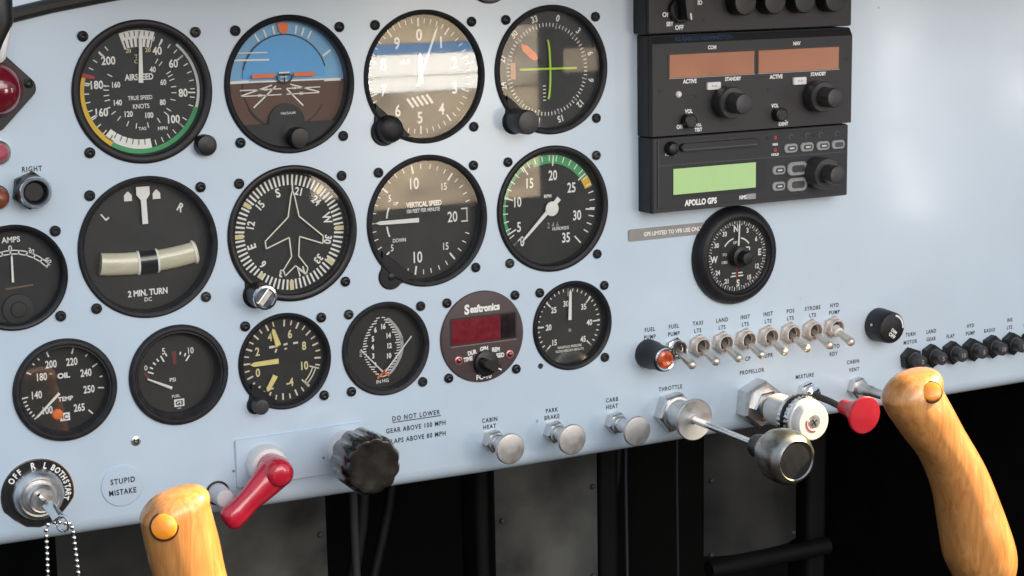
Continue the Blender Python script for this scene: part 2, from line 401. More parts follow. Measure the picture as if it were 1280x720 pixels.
def struct(o): o['kind'] = 'structure'; return o
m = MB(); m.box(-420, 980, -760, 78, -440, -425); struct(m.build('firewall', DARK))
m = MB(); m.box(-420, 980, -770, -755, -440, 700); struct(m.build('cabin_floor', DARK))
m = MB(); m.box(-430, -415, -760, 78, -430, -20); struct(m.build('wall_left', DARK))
m = MB(); m.box(735, 750, -760, 720, -430, 128); struct(m.build('wall_right_sun_block', DARK))  # unseen cabin wall, made tall and deep to keep sun off the panel
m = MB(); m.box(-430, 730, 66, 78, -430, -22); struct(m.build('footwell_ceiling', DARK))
m = MB(); m.prism(rect_pts(820, 172, 20, cx=320, cy=74), 148, 160, M=Matrix(((1, 0, 0, 0), (0, 0, 1, 0), (0, 1, 0, 0), (0, 0, 0, 1)))); o = m.build('sun_shade_hood', mat('shade_hood_tan', (.22, .165, .115), .8)); o.data.flip_normals(); struct(o)  # unseen hood added to shade the panel; its tan warms the bounce
# sheet metal and linkages in the footwell
def sheet(name, x0, x1, y0, y1, z, m_, label, cat, bend=0, t=2):
    m = MB(); n = 8; pts = []
    for k in range(n + 1):
        f = k / n; pts.append((x0 + (x1 - x0) * f, -bend * (2 * f - 1) ** 4))
    poly = pts + [(x, y - t) for x, y in reversed(pts)]
    # extruded along the vertical: prism in x/z turned upright
    m.prism(poly, 0, y1 - y0, M=Matrix.Translation((0, y0, z)) @ Matrix(((1, 0, 0, 0), (0, 0, 1, 0), (0, 1, 0, 0), (0, 0, 0, 1))))
    o = m.build(name, m_); bpy.context.view_layer.update()
    me = o.data; me.flip_normals()
    return tag(o, label, cat)
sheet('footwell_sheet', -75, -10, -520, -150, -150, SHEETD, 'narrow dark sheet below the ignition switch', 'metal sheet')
sheet('footwell_sheet', 0, 113, -520, -150, -150, SHEET, 'stained grey sheet metal below the red lever', 'metal sheet', 3)
sheet('footwell_sheet', 246, 333, -520, -150, -150, SHEET, 'mottled grey sheet metal below the park brake pull', 'metal sheet', 4)
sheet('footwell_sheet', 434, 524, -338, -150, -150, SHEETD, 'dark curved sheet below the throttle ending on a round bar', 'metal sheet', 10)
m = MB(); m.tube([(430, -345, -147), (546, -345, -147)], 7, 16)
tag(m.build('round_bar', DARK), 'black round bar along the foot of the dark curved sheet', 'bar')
for x0, r, mm, lab in ((134, 3, RADIO, 'slim grey cable running down below the black fluted knob'),
                   (357, 1.2, RADIO, 'thin vertical rod beside the mottled grey sheet'),
                   (403, 1.2, RADIOS, 'thin vertical rod beside the dark curved sheet')):
    m = MB(); m.tube([(x0, -140, -150), (x0 - 1, -260, -150), (x0 + 1, -520, -148)], r, 12)
    tag(m.build('control_cable', mm), lab, 'cable')
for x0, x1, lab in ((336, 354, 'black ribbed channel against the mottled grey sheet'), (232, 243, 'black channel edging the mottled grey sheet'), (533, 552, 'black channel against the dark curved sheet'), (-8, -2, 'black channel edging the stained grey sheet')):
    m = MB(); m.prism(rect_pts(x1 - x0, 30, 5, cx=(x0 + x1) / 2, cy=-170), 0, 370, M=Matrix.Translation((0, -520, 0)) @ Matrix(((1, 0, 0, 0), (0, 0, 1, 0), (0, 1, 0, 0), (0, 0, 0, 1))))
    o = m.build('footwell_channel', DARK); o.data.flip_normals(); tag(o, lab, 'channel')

hoses = ((150, -205, 5, 'drooping black hose beside the slim grey cable'), (188, -235, 4, 'drooping black hose in the dark gap below the lettered warning'), (376, -215, 3.4, 'drooping black hose between the thin vertical rods'))
for x0, z0, r, lab in hoses:
    m = MB(); m.tube([(x0 + 14 * math.sin(k * .55 + x0), -130 - 30 * k, z0 + 10 * math.cos(k * .4)) for k in range(14)], r, 12); tag(m.build('hose', RADIOS), lab, 'hose')
def rivets(sheet_o, pts, z):
    for x, y in pts:
        MB().lathe([(2.1, -.4), (1.8, .5), (.8, 1)], 12, T4(x, y, z)).build('rivet', RADIO, sheet_o)
for o in [q for q in COL.objects if q.name.startswith('footwell_sheet')]:
    vx = [v.co.x * 1000 for v in o.data.vertices]; x0, x1 = min(vx), max(vx)
    rivets(o, [(x0 + 5, -215 - 61 * k) for k in range(3) if not (x0 > 400 and k > 3)] + ([(x1 - 5, -262 - 70 * k) for k in range(2)] if x1 - x0 > 80 else []), -151 if x0 < 400 else -156)
# ------------------------------------------------------------------ round instruments
def screw(root, x, y, r=3.0, m_=None):
    a = random.uniform(0, 360)
    m = MB(); m.lathe([(r, -.5), (r, .9), (r * .92, 1.5), (r * .72, 2.0), (r * .5, 2.15), (r * .42, 1.5), (r * .2, 1.1)], 20, T4(x, y, 0, rz=a))
    o = m.build('screw', m_ or random.choice((BLACK, BLACK, BEZ2, SCREW2)), root)
    return o
def inst(name, label, c, r, rin, depth, scr, half, dial=DIAL, glz=-1.0, style=0, cat='gauge', skip_glass=False):
    root = thing(name, c[0], c[1], label, cat)
    if style == 0:
        prof = [(r - .6, -3), (r, -2), (r, .7), (r - .4, 1.4), (r - 1.2, 1.8), (rin + 1.0, 1.3), (rin + .3, .7), (rin, -.2), (rin - .15, -depth - .5)]
    else:
        prof = [(r - .6, -3), (r, -2), (r, 1.0), (r - .6, 2.2), (r - 1.8, 2.9), (r - 3.0, 2.7), (r - 3.7, 1.8), (r - 4.4, 1.9), (rin + .7, .6), (rin, -.8), (rin - .2, -depth - .5)]
    MB().lathe(prof, 96, cap1=False).build('bezel', (BEZ, BEZ2, BEZ3, BEZ, BEZ2)[len(name) % 5], root, smooth=40)
    d = MB(); d.lathe([(rin + .3, -depth - 1.5), (rin + .3, -depth)], 72); d.build('dial_face', dial, root)
    if not skip_glass:
        g = MB(); g.flat(circ(rin + .05, 64), glz); g.build('glass', GLASS, root, smooth=None)
    for k in scr:
        sx, sy = ((-1, 1), (1, 1), (1, -1), (-1, -1))[k]
        screw(root, sx * half, sy * half)
    return root
def lobe(root, ang, dist, rl, z1=1.3, name='knob_boss'):
    # ear on the rim carrying a setting knob
    cx, cy = pol(dist, ang); pts = []
    ux, uy = pol(1, ang); vx, vy = -uy, ux
    base = dist - 9
    for k in range(13):
        a = math.radians(-90 + 15 * k)
        pts.append((cx + rl * (math.cos(a) * ux + math.sin(a) * vx), cy + rl * (math.cos(a) * uy + math.sin(a) * vy)))
    w = rl * 1.75
    pts += [(ux * base + vx * w, uy * base + vy * w), (ux * base - vx * w, uy * base - vy * w)]
    m = MB(); m.prism(pts, -1, z1, bev=.7)
    o = m.build(name, BEZ, root)
    return o, cx, cy
def knob(root, x, y, prof, m_=BLACK, n=40, name='knob', lobes=0, amp=0):
    return MB().lathe(prof, n, T4(x, y), lobes=lobes, amp=amp).build(name, m_, root)
def num(mb, s, r, a, h, z, turn=0, sx=.85, bold=.012):
    x, y = pol(r, a); mb.text(s, x, y, h, z, ang=turn, sx=sx, bold=bold)
def needle(root, a, r0, r1, w0, w1, z, m_=WHITE, name='needle', t=.5):
    m = MB(); d = pol(1, a); n = (d[1], -d[0]); f = (r1 - r0) * .12
    P = lambda r, w: (d[0] * r + n[0] * w, d[1] * r + n[1] * w)
    m.prism([P(r0, -w0 / 2), P(r1 - f, -w1 / 2), P(r1, 0), P(r1 - f, w1 / 2), P(r0, w0 / 2)][::-1], z, z + t)
    o = m.build(name, m_, root, smooth=None)
    return o
HB = 31.45; HS = 23.55
# airspeed indicator
R = inst('airspeed_indicator', 'black dial reading AIRSPEED with green, yellow and white arcs', BIG['asi'], 39.5, 34.6, 5, (0, 1, 3), HB)
z = -4.85
m = MB(); m.ticks([a for a in range(18, 330, 9) if not (116 < a < 213)], 28.5, 31.2, .55, z); m.ticks([26, 53.5, 94, 131.8, 245, 281, 316], 27.2, 31.4, .8, z)
m.ticks([32, 40, 60, 66, 73, 85, 95, 107, 125, 133, 150, 170, 190, 205, 222, 235, 258, 266, 275, 282, 300], 17.6, 20.6, .5, z)
m.ticks([124, 132, 142, 150, 158, 166], 28, 31, .5, z); m.ticks([246, 281], 19, 21.5, .7, z); m.build('tick_marks', WHITE, R, smooth=None)
m = MB()
for s, a in (('40', 26.1), ('60', 53.5), ('80', 94.5), ('100', 131.8), ('160', 245), ('180', 281.3), ('200', 316.3)): num(m, s, 24.4, a, 4.3, z)
for s, a in (('40', 33), ('60', 71.5), ('80', 118), ('100', 162), ('120', 211), ('140', 247), ('160', 288)): num(m, s, 14, a, 3.0, z, sx=.8)
m.text('AIRSPEED', -.3, 8, 3.3, z, sx=.8, bold=.015); m.text('TRUE SPEED', -.3, -3.4, 2.3, z, sx=.78); m.text('KNOTS', 0, -8.1, 2.5, z, sx=.8); m.text('MPH', 11.5, -21, 2.0, z); m.text('TAS', 0, -20.5, 1.8, z)
m.build('numerals', WHITE, R, smooth=None)
MB().arc(32.4, 34.0, 41, 108, z).build('white_arc', WHITE, R, smooth=None)
MB().arc(31.7, 34.3, 108, 212, z).build('green_arc', GREEN, R, smooth=None)
MB().arc(31.2, 34.3, 212, 286, z).build('yellow_arc', YELLOW, R, smooth=None)
m = MB(); m.line(pol(26.5, 289), pol(34, 288), 1.6, z + .1, 2.6); m.build('red_line', RED, R, smooth=None)
MB().arc(24.5, 33.6, 342, 377, z).build('altitude_window', WHITE, R, smooth=None); MB().arc(26.5, 31.7, 171, 222, z).build('speed_window', WHITE, R, smooth=None)
m = MB(); m.ticks(range(345, 377, 5), 24.6, 29, .7, z + .12); m.ticks(range(347, 377, 5), 30.5, 33, .5, z + .12); m.ticks(range(178, 220, 7), 26.5, 29.5, .5, z + .12); m.build('window_marks', INK, R, smooth=None)
m = MB(); m.text('20', -5.5, 22.5, 2.2, z); m.text('20', 5.5, 22.5, 2.2, z); m.text('T 0', 0, 19.2, 2.2, z); m.text('C', -1.5, 16.5, 2, z); m.build('temperature_scale', CREAM, R, smooth=None)
needle(R, 2.5, 4.8, 33, 2.6, 1.5, -3.8)
knob(R, 33.2, -31.2, [(6.0, 0), (6.0, 5), (5.4, 6.4), (3.5, 7)])
# attitude indicator
R = inst('attitude_indicator', 'blue and brown artificial horizon with small orange aeroplane wings', BIG['ai'], 39.5, 35.8, 6.5, (0, 1, 2, 3), HB)
def half(r, y0, upper, n=60, r2=None):
    a0 = math.asin(y0 / r); p = []
    rng = (a0, PI - a0) if upper else (PI - a0, 2 * PI + a0)
    return [(r * math.cos(rng[0] + (rng[1] - rng[0]) * k / n), r * math.sin(rng[0] + (rng[1] - rng[0]) * k / n)) for k in range(n + 1)]
yh = 1.2
m = MB(); m.flat(half(35.9, yh, True), -6.3); m.build('sky_ring', SKYD, R, smooth=None)
m = MB(); m.flat(half(35.9, yh, False), -6.3); m.build('ground_ring', EARTH, R, smooth=None)
m = MB(); m.prism(half(25.5, yh + .4, True), -6.2, -5.4, T4(-1, 2.5)); m.build('sky_ball', SKYB, R, smooth=None)
m = MB(); m.prism(half(25.5, yh - .1, False), -6.2, -5.4, T4(-1, .2)); m.build('ground_ball', EARTH, R, smooth=None)
m = MB(); m.arc(25.3, 26.1, 285, 435, -5.3, cx=-1, cy=2.5); m.arc(25.3, 26.3, 120, 240, -5.3, cx=-1, cy=.2); m.build('ball_rim', INK, R, smooth=None)
m = MB(); m.line((-35, 2.2), (-23, 2.2), 1.6, -5.2); m.line((23, 1.2), (33.5, 1.2), 1.6, -5.2); m.line((-24, 2.0), (24, 1.6), .9, -5.25)
m.ticks((-32, -22, -12, 13, 21, 29), 29, 33.8, 1.1, -5.9); m.ticks((57,), 27.5, 33.5, 1.2, -5.9)
for p, q, w in (((-28.5, -2.5), (-3.5, -2.6), .6), ((-.4, -2.6), (20.4, -2.7), .6), ((-28, -5.8), (-3.5, -5.9), .6), ((-.4, -5.9), (19.8, -5.9), .6),
                ((-28, -5.6), (-9, -.3), .75), ((19.8, -5.5), (2.1, -.3), .75), ((-6.6, -.8), (-20.6, -12.6), .85), ((-.2, -2.8), (9.6, -13), .85)): m.line(p, q, w, -5.2)
for x in (-13, 4.4): m.text('10', x, -2.5, 1.7, -5.1)
for x in (-16.5, 8.6): m.text('20', x, -5.8, 1.7, -5.1)
m.line((-31, 14.6), (-10, 14.2), 1.0, -5.2); m.line((-29, 18.6), (-11, 18.4), .6, -5.2)  # white reflection streaks painted across the sky half
m.build('horizon_lines_and_glare', WHITE, R, smooth=None)
m = MB(); m.prism([(-4.6, 34.6), (2.8, 34.6), (1.6, 29.6), (-.7, 28.4), (-3.2, 29.6)][::-1], -6, -5.2); m.build('bank_pointer', ORANGE, R, smooth=None)
for x0, x1 in ((-21.5, -7.5), (3.8, 17)):
    m = MB(); m.prism(rect_pts(x1 - x0, 2.3, 1.0, cx=(x0 + x1) / 2, cy=5.2), -4.2, -3.4); m.build('wing_bar', ORANGE, R, smooth=None)
m = MB(); m.arc(4.2, 5.4, 95, 265, -4.0, cx=-1.8, cy=5.4); m.line((-5.6, 5.5), (2, 5.5), 1, -4); m.line((-1.8, 5.4), (-1.8, .8), 1.0, -4.0); m.build('aeroplane_symbol', INK, R, smooth=None)
m = MB(); m.line((-5, 6.6), (1.4, 6.6), .9, -3.9); m.line((-4.5, 4.2), (-.2, 4.2), .5, -3.9); m.build('symbol_highlight', WHITE, R, smooth=None)
m = MB(); m.prism([(x, y) for x, y in half(35.7, -22.3, False)], -4.5, -2.6); m.prism(circ(11, 40, -1.8, -22), -4.6, -2.8); m.build('lower_mask', BEZ, R)
m = MB(); m.text('VACUUM', -1, -16.5, 1.4, -2.65, sx=1.1); m.build('lettering', WHITE, R, smooth=None)
knob(R, 2.6, -30.2, [(5.8, -2.4), (5.8, 5), (5.2, 6), (3, 6.3)], BLACK)
# altimeter
R = inst('altimeter', 'altimeter with white numerals and two white needles, glass full of bright reflection', BIG['alt'], 39.6, 36.6, 8, (0, 1, 2), HB, DIALG, -1.4)
z = -7.85; m = MB()
for k in range(10): num(m, str(k), 24.6, k * 36 + 1, 6.8, z, sx=.8, bold=.006)
m.text('ALT', -9, 9, 2.2, z); m.build('numerals', WHITE, R, smooth=None)
m = MB(); m.ticks(range(0, 360, 36), 29.5, 34.5, .9, z); m.ticks([k * 7.2 for k in range(50) if k % 5], 31.4, 34.5, .5, z); m.build('tick_marks', WHITE, R, smooth=None)
m = MB()
for k in range(5): m.line((-8.5 + 3.2 * k, -13 + .5 * k), (-4.5 + 3.2 * k, -18.5 + .5 * k), 1.5, z)
m.build('hatched_flag', WHITE, R, smooth=None)
needle(R, 22, -6, 32, 1.6, 1.2, -6.2); needle(R, 1, -4, 14, 3.4, 2.6, -6.9)
o, cx, cy = lobe(R, 222, 41.5, 8.5)
knob(R, cx + 2.2, cy + 1.5, [(8.2, 0), (8.2, 4), (7.2, 7.5), (5, 9), (2, 9.4)], BEZ)
# VOR / glideslope indicator
R = inst('course_indicator', 'course indicator with crossed lime green bars on smoky dial', BIG['vor'], 39.7, 36.0, 5.5, (0, 1, 2), HB, DIALG, -1.4)
z = -5.3; m = MB()
for k in range(12):
    s = str(3 * k); a = k * 30 + 14.3; num(m, s, 32.2, a, 3.9, z, turn=-a, sx=.85)
m.build('numerals', WHITE, R, smooth=None)
m = MB(); m.ticks([k * 5 + 14.3 for k in range(72)], 26.3, 28.6, .55, z); m.ticks([k * 30 + 14.3 for k in range(12)], 25.6, 28.8, .8, z)
m.flat([(-1.5, 22.2), (1.5, 22.2), (.6, 25), (-.6, 25)], z); m.build('tick_marks', WHITE, R, smooth=None)
m = MB(); m.prism(circ(25, 60), -5.6, -5.1); m.build('inner_disc', DIAL, R)
m = MB()
for k in range(5): m.line((-3.5, -10 - 2.2 * k), (-1.5, -10 - 2.2 * k), .5, -4.9)
m.build('deviation_marks', WHITE, R, smooth=None)
m = MB(); m.tube([(-.8 + 1.8 * math.cos(k * PI / 16 - PI / 2), 18 * math.sin(k * PI / 16 - PI / 2), -3.6) for k in range(17)], .75, 8); m.build('localizer_bar', LIME, R)
m = MB(); m.tube([(-20.5, .8, -3.2), (19.5, .2, -3.2)], .75, 8); m.build('glideslope_bar', LIME, R)
m = MB(); d = Vector((pol(1, 311))); n = Vector((d.y, -d.x))
m.prism([(d.x * r + n.x * w, d.y * r + n.y * w) for r, w in ((10, -1), (13, -2.3), (21, -2.3), (24, -.6), (24, .6), (21, 2.3), (13, 2.3), (10, 1))][::-1], -5.1, -4.6); m.build('warning_flag', ORANGE, R, smooth=None)
m = MB(); m.box(-26, -22.6, -5, 5, -5.1, -4.8); m.build('nav_flag', mat('tan_flag', (.55, .27, .13), .6), R, smooth=None)
o, cx, cy = lobe(R, 222, 40.5, 8)
knob(R, cx + 1, cy + .5, [(7.4, 0), (7.4, 17), (6.8, 18), (5.5, 18.4)], KNOBF)
# turn indicator
R = inst('turn_indicator', 'black 2 MIN. TURN dial with cream inclinometer tube and white needle', BIG['turn'], 40, 36.2, 7, (0, 1, 2, 3), HB, DIALG)
z = -6.85; m = MB(); m.text('2 MIN. TURN', 0, -26.6, 3.4, z, sx=.82, bold=.02); num(m, 'L', 28.6, 310, 4.6, z, turn=38); num(m, 'R', 29.4, 47.6, 4.6, z, turn=-32)
m.text('DC', 0, -30.6, 2.2, z); m.build('lettering', WHITE, R, smooth=None)
m = MB()
for x in (-8.3, 8.0): m.flat([(x - 2.2, 25.8), (x + 2.2, 25.8), (x + 2.2, 29), (x + .4, 31), (x - .4, 31), (x - 2.2, 29)], z)
m.build('index_marks', WHITE, R, smooth=None)
m = MB(); m.prism([(-1.4, 12.5), (1.8, 12.5), (1.5, 26), (3.6, 29), (3.6, 33.5), (-4, 33.5), (-4, 29), (-1.6, 26)], -5.4, -4.8); m.build('needle', WHITE, R, smooth=None)
m = MB(); m.arc(13.6, 14.8, 288, 425, z, cx=0, cy=-7); m.build('slot', INK, R, smooth=None)
def ty(x): return -9.2 + x * x * .0030 + x * .030
def tubeseg(name, x0, x1, r, m_):
    m = MB(); n = 12; m.tube([(x0 + (x1 - x0) * k / n, ty(x0 + (x1 - x0) * k / n), -5.5) for k in range(n + 1)], r, 24, flat=.62); return m.build(name, m_, R)
tubeseg('inclinometer_tube', -26.5, -4.8, 6.4, TUBE); tubeseg('inclinometer_tube', 5.6, 29, 6.1, TUBE)
tubeseg('ball', -4.8, 5.6, 6.6, mat('ball_black', (.012, .012, .013), .12, coat=1))
for x in (-5.2, 5.8, 27.6): tubeseg('tube_wire', x - .55, x + .55, 6.95, WHITE)
# directional gyro
R = inst('heading_indicator', 'compass card dial with outlined white aeroplane at its middle', BIG['dg'], 39.9, 35.2, 5.5, (0, 1, 2), HB)
z = -5.3; m = MB()
for k, s in enumerate(('N', '3', '6', 'E', '12', '15', 'S', '21', '24', 'W', '30', '33')):
    a = k * 30 + 165; num(m, s, 24.5, a, 5.0 if s in 'NESW' else 4.4, z, turn=-a, bold=.015)
m.build('numerals', WHITE, R, smooth=None)
m = MB(); m.ticks([k * 5 for k in range(72)], 27.8, 33.8, 1.15, z); m.build('tick_marks', WHITE, R, smooth=None)
m = MB(); m.ticks([90, 180, 270, 40, 128, 218, 305], 28.5, 34, 2.6, z + .06); m.build('lubber_marks', CREAM, R, smooth=None)
pl = [(0, 25), (-1.2, 21), (-3.4, 9.3), (-18, -3.6), (-17.6, -8), (-3.2, -2.6), (-2.2, -14), (-7.6, -21.5), (-6.6, -25), (0, -19.6)]
pl = [(x + 2, y) for x, y in pl] + [(2 - x, y) for x, y in reversed(pl[1:-1])]
m = MB()
for k in range(len(pl)): m.line(pl[k], pl[(k + 1) % len(pl)], .75, -3.2)
m.line((2, 25), (2, 34), .9, -3.2); m.build('aeroplane_outline', mat('outline_cream', (.82, .80, .66), .5), R, smooth=None)
o, cx, cy = lobe(R, 216, 41.5, 8)
k_ = knob(R, cx + .5, cy + .5, [(7.2, 0), (7.2, 13.5), (6.6, 14)], BLACK)
MB().lathe([(6.6, 13.6), (7.3, 14.2), (7.0, 15.2), (5.8, 15.4), (5.4, 14.4), (1, 14.4)], 40, T4(cx + .5, cy + .5)).build('knob_cap', CHROME, R)
m = MB(); m.box(-5, 5, -1.4, 1.4, 14.2, 15.6, T4(cx + .5, cy + .5, rz=50), bev=.4); m.build('knob_slot', STEEL, R)
# vertical speed
R = inst('vertical_speed_indicator', 'VERTICAL SPEED dial with white needle pointing at zero', BIG['vsi'], 40, 36.4, 8, (0, 1, 2), HB, DIALG, -1.4)
z = -7.85; m = MB()
m.text('VERTICAL SPEED', 1.5, 9.4, 3.0, z, sx=.74, bold=.02); m.text('100 FEET PER MINUTE', 1, 5.6, 2.2, z, sx=.74, bold=.01)
for s, x, y, h in (('10', -4.5, 22.3, 6.8), ('20', 20.5, 0, 6.4), ('10', -3.5, -22.8, 6.8), ('15', 15.3, 19, 4.4), ('15', 15.5, -17.8, 4.4), ('5', -21, 14.5, 4), ('5', -20.4, -15.6, 4)): m.text(s, x, y, h, z, sx=.75)
m.text('UP', -17, 11, 1.9, z); m.text('DOWN', -15.5, -11.4, 2.3, z, sx=.8); m.build('numerals', WHITE, R, smooth=None)
m = MB(); big = [349.5, 38.5, 189.5, 141, 309, 231]; m.ticks(big, 28.6, 34, 1.1, z)
m.ticks([0, 11, 20, 29.5, 47, 56, 65, 74, 110, 120, 130, 151, 161, 171, 180, 199, 208, 217, 242, 252, 261, 281, 290, 299, 319, 329, 339, 270], 30.8, 33.8, .6, z)
m.line((26.5, 4.4), (31, 4.4), .8, z); m.line((26.5, -3.4), (31, -3.4), .8, z); m.line((30.4, -3.4), (30.4, 4.4), .6, z)
m.arc(23, 24, 276, 292, z); m.arc(23, 24, 248, 264, z); m.build('tick_marks', WHITE, R, smooth=None)
needle(R, 270.6, 3, 32, 2.7, 2.2, -6.4)
o, cx, cy = lobe(R, 219, 40.5, 8)
MB().lathe([(2.2, 1), (2.2, 1.9), (1.6, 2.2)], 20, T4(cx, cy)).build('adjuster_screw', BLACK, R)
# tachometer
R = inst('tachometer', 'RPM dial with green arcs and white needle resting near zero', BIG['tach'], 39.7, 35.4, 5, (0, 1, 2, 3), HB, DIAL, -1.2)
z = -4.85; m = MB()
for s, a, r in (('0', 225.5, 27.5), ('5', 245, 24), ('10', 284, 23), ('15', 321, 21.5), ('20', 8, 20.7), ('25', 54, 20), ('30', 107, 21), ('35', 149, 23)): num(m, s, r, a, 6.1, z, sx=.72, bold=.006)
m.text('RPM', -1, 7.6, 2.0, z, bold=.02); m.text('HUNDREDS', 8, -13.5, 2.0, z, sx=.8); m.build('numerals', WHITE, R, smooth=None)
m = MB()
m.arc(28, 33.4, 338, 416, z - .05); m.arc(31, 33.4, 243, 338, z - .05); m.build('green_arc', GREEN, R, smooth=None)
MB().arc(28, 33.4, 416, 429, z - .05).build('yellow_arc', YELLOW, R, smooth=None)
m = MB(); m.ticks([230 + k * 9.35 for k in range(28)], 29.4, 33.2, .7, z); m.ticks([230, 244, 285, 326, 6, 53, 96, 137], 26.5, 33, .9, z); m.build('tick_marks', WHITE, R, smooth=None)
m = MB(); m.text('2 4 6', 2.5, -11, 3.6, z, sx=.8); m.build('hour_drums', GREYP, R, smooth=None)
needle(R, 226.8, -8.5, 30, 3.2, 1.4, -3.4)
MB().lathe([(4.6, -3.4), (4.6, -2.7), (3.8, -2.4)], 30, T4(.9, -.4)).build('needle_hub', WHITE, R)
# small gauges
R = inst('suction_gauge', 'small black dial with pale yellow figures and three yellow needles', SML['suc'], 28.8, 25.6, 4, (0, 1, 2), HS)
z = -3.85; m = MB()
for s, r, a in (('4', 16.4, 334), ('6', 15.9, 19), ('8', 15.4, 63), ('10', 14.5, 110), ('-4', 14.4, 164), ('-2', 16.6, 211), ('0', 16.6, 250), ('2', 16.8, 294)): num(m, s, r, a, 4.8, z, sx=.8)
m.build('numerals', CREAM, R, smooth=None)
m = MB(); m.ticks([k * 22.1 + 5 for k in range(16) if k not in (5,)], 20, 24, 1.0, z); m.ticks([k * 22.1 + 16 for k in range(16) if k not in (5,)], 21, 24, .8, z)
m.line((-8, 8.4), (-2.5, 8.8), 1.4, z); m.line((1, 9), (3.4, 9.4), 1.2, z); m.line((7, 9.2), (10, 9.4), 1.2, z); m.line((-4.4, 5), (-3.4, 7), 1.0, z); m.line((1.4, 6.4), (3, 6.6), .8, z)
m.line(pol(17.5, 109), pol(24, 109), .8, z); m.line(pol(17.5, 139), pol(24, 139), .8, z); m.arc(19.4, 20.1, 109, 139, z); m.arc(21.4, 22.1, 109, 139, z)
m.build('tick_marks', mat('pale_print', (.74, .70, .58), .6), R, smooth=None)
YN = mat('yellow_needle', (.80, .68, .26), .5)
needle(R, 269, 3, 20.5, 3.0, 2.6, -2.9, YN); needle(R, 343.5, 9.5, 20.5, 3.4, 2.2, -2.9, YN); needle(R, 212, 10, 20.5, 3.2, 2.6, -2.9, YN)
o, cx, cy = lobe(R, 219, 30.5, 5.6)
knob(R, cx + .8, cy + .2, [(4.6, 0), (4.6, 8), (4.2, 8.6), (3.4, 8.8)], KNOBF)
R = inst('twin_pressure_gauge', 'small twin-needle gauge with two facing curved scales', SML['twin'], 28.7, 25.0, 5.5, (0, 1, 2, 3), HS, style=0)
z = -5.3; m = MB()
def bow(s, t):      # the two facing arcs, t from -1 (bottom) to 1 (top)
    return (s * (3.2 + 9.4 * (1 - t * t)) - (.6 if s > 0 else .4), 17.8 * t)
for s in (-1, 1):
    for k in range(23):
        t = -1 + 2 * k / 22; x, y = bow(s, t); L_ = 3.2 if k % 4 == 0 else 2.2
        m.line((x - s * .2, y), (x - s * (.2 + L_), y - s * 0 + .18 * (L_ if t > 0 else -L_) * abs(t)), .62, z)
for s_, x, y in (('16', 1.1, 12.6), ('14', 4.4, 6.6), ('12', 4.8, .3), ('10', 4.3, -5.9), ('6', -4.2, 11), ('5', -6, 5.7), ('4', -6.4, .6), ('3', -6.2, -4.8), ('2', -5, -10.5)): m.text(s_, x, y, 3.0, z, sx=.78, bold=.03)
m.text('IN', -3.2, -21.2, 2.2, z); m.text('HG', 1.4, -21, 2.2, z); m.text('PSI', 13, 3.6, 1.6, z, ang=90); m.text('FUEL', -14.2, -2, 1.5, z, ang=90)
m.build('scale_marks', WHITE, R, smooth=None)
m = MB()
for k in range(16):
    t0 = -.97 + 1.95 * k / 16; t1 = -.97 + 1.95 * (k + 1) / 16
    a = bow(1, t0); b = bow(1, t1); m.flat([a, (a[0] + 2.2, a[1]), (b[0] + 2.2, b[1]), b], z)
m.build('pale_arc', mat('pale_grey_print', (.42, .43, .44), .6), R, smooth=None)
m = MB(); m.line((-4, -19), (2.6, -13.6), 1.4, z + .3); m.line((4, -18.2), (-2, -13.8), 1.4, z + .3); m.build('red_cross', ORANGE, R, smooth=None)
def bar(root, p, q, w, z_, m_=WHITE): 
    b = MB(); b.tube([(p[0], p[1], z_), (q[0], q[1], z_)], [w / 2, w / 2.6], 8); return b.build('needle', m_, root)
bar(R, (-1, -15), (-15, .2), 1.0, -3.6); bar(R, (.6, -15), (18.6, 5), 1.0, -3.2)
# fuel computer with red window
R = thing('fuel_flow_meter', *SML['ff'], 'round maroon fuel computer with dark red display window', 'gauge')
m = MB(); m.lathe([(28.2, -3), (28.8, -2), (28.8, .6), (28.3, 1.3), (27.6, 1.5)], 96); m.build('faceplate', MAROON, R)
m = MB(); m.prism(rect_pts(46.4, 17.2, 1.6, cx=.7, cy=5), .5, 1.75); m.build('window_frame', mat('frame_dark', (.02, .015, .016), .5), R)
m = MB(); m.box(-21.4, 12, -2.7, 12.6, 1.5, 1.95); m.build('display_window', REDWIN, R, smooth=None)
m = MB(); m.box(12.4, 22.6, -2.7, 12.6, 1.5, 1.9); m.build('window_shade', mat('window_dark', (.012, .006, .007), .15, coat=.6), R, smooth=None)
m = MB(); m.line((-22.4, -4.1), (23.6, -4.1), .7, 1.85); m.build('window_edge', mat('maroon_edge', (.22, .15, .15), .4), R, smooth=None)
m = MB(); m.text('S', -10.6, 18.3, 5.6, 1.6, sx=.9, bold=.03); m.text('eaftronics', 1.8, 18.2, 4.3, 1.6, sx=.84, bold=.035)
for s_, x, y, a in (('TIME', -10.6, -12.8, 6), ('DUR', -7.6, -9.0, 8), ('GPH', .6, -7.6, 4), ('REM', 8.8, -9.0, -2), ('USED', 11.2, -13, 0)): m.text(s_, x, y, 2.6, 1.6, ang=a, sx=.78, bold=.03)
m.text('FC-10', .2, -25.2, 3.0, 1.6, bold=.02); m.build('lettering', WHITE, R, smooth=None)
for x, y in ((-17.2, -13), (18.4, -13.2)):
    l = MB().lathe([(2.9, 1.4), (2.7, 2.2), (1.9, 2.6)], 24, T4(x, y)).build('warning_lamp', mat('pink_metal', (.55, .25, .26), .3, .6), R)
    MB().lathe([(1.9, 2.5), (1.4, 3.4), (.4, 3.8)], 20, T4(x, y)).build('lens', REDL, l)
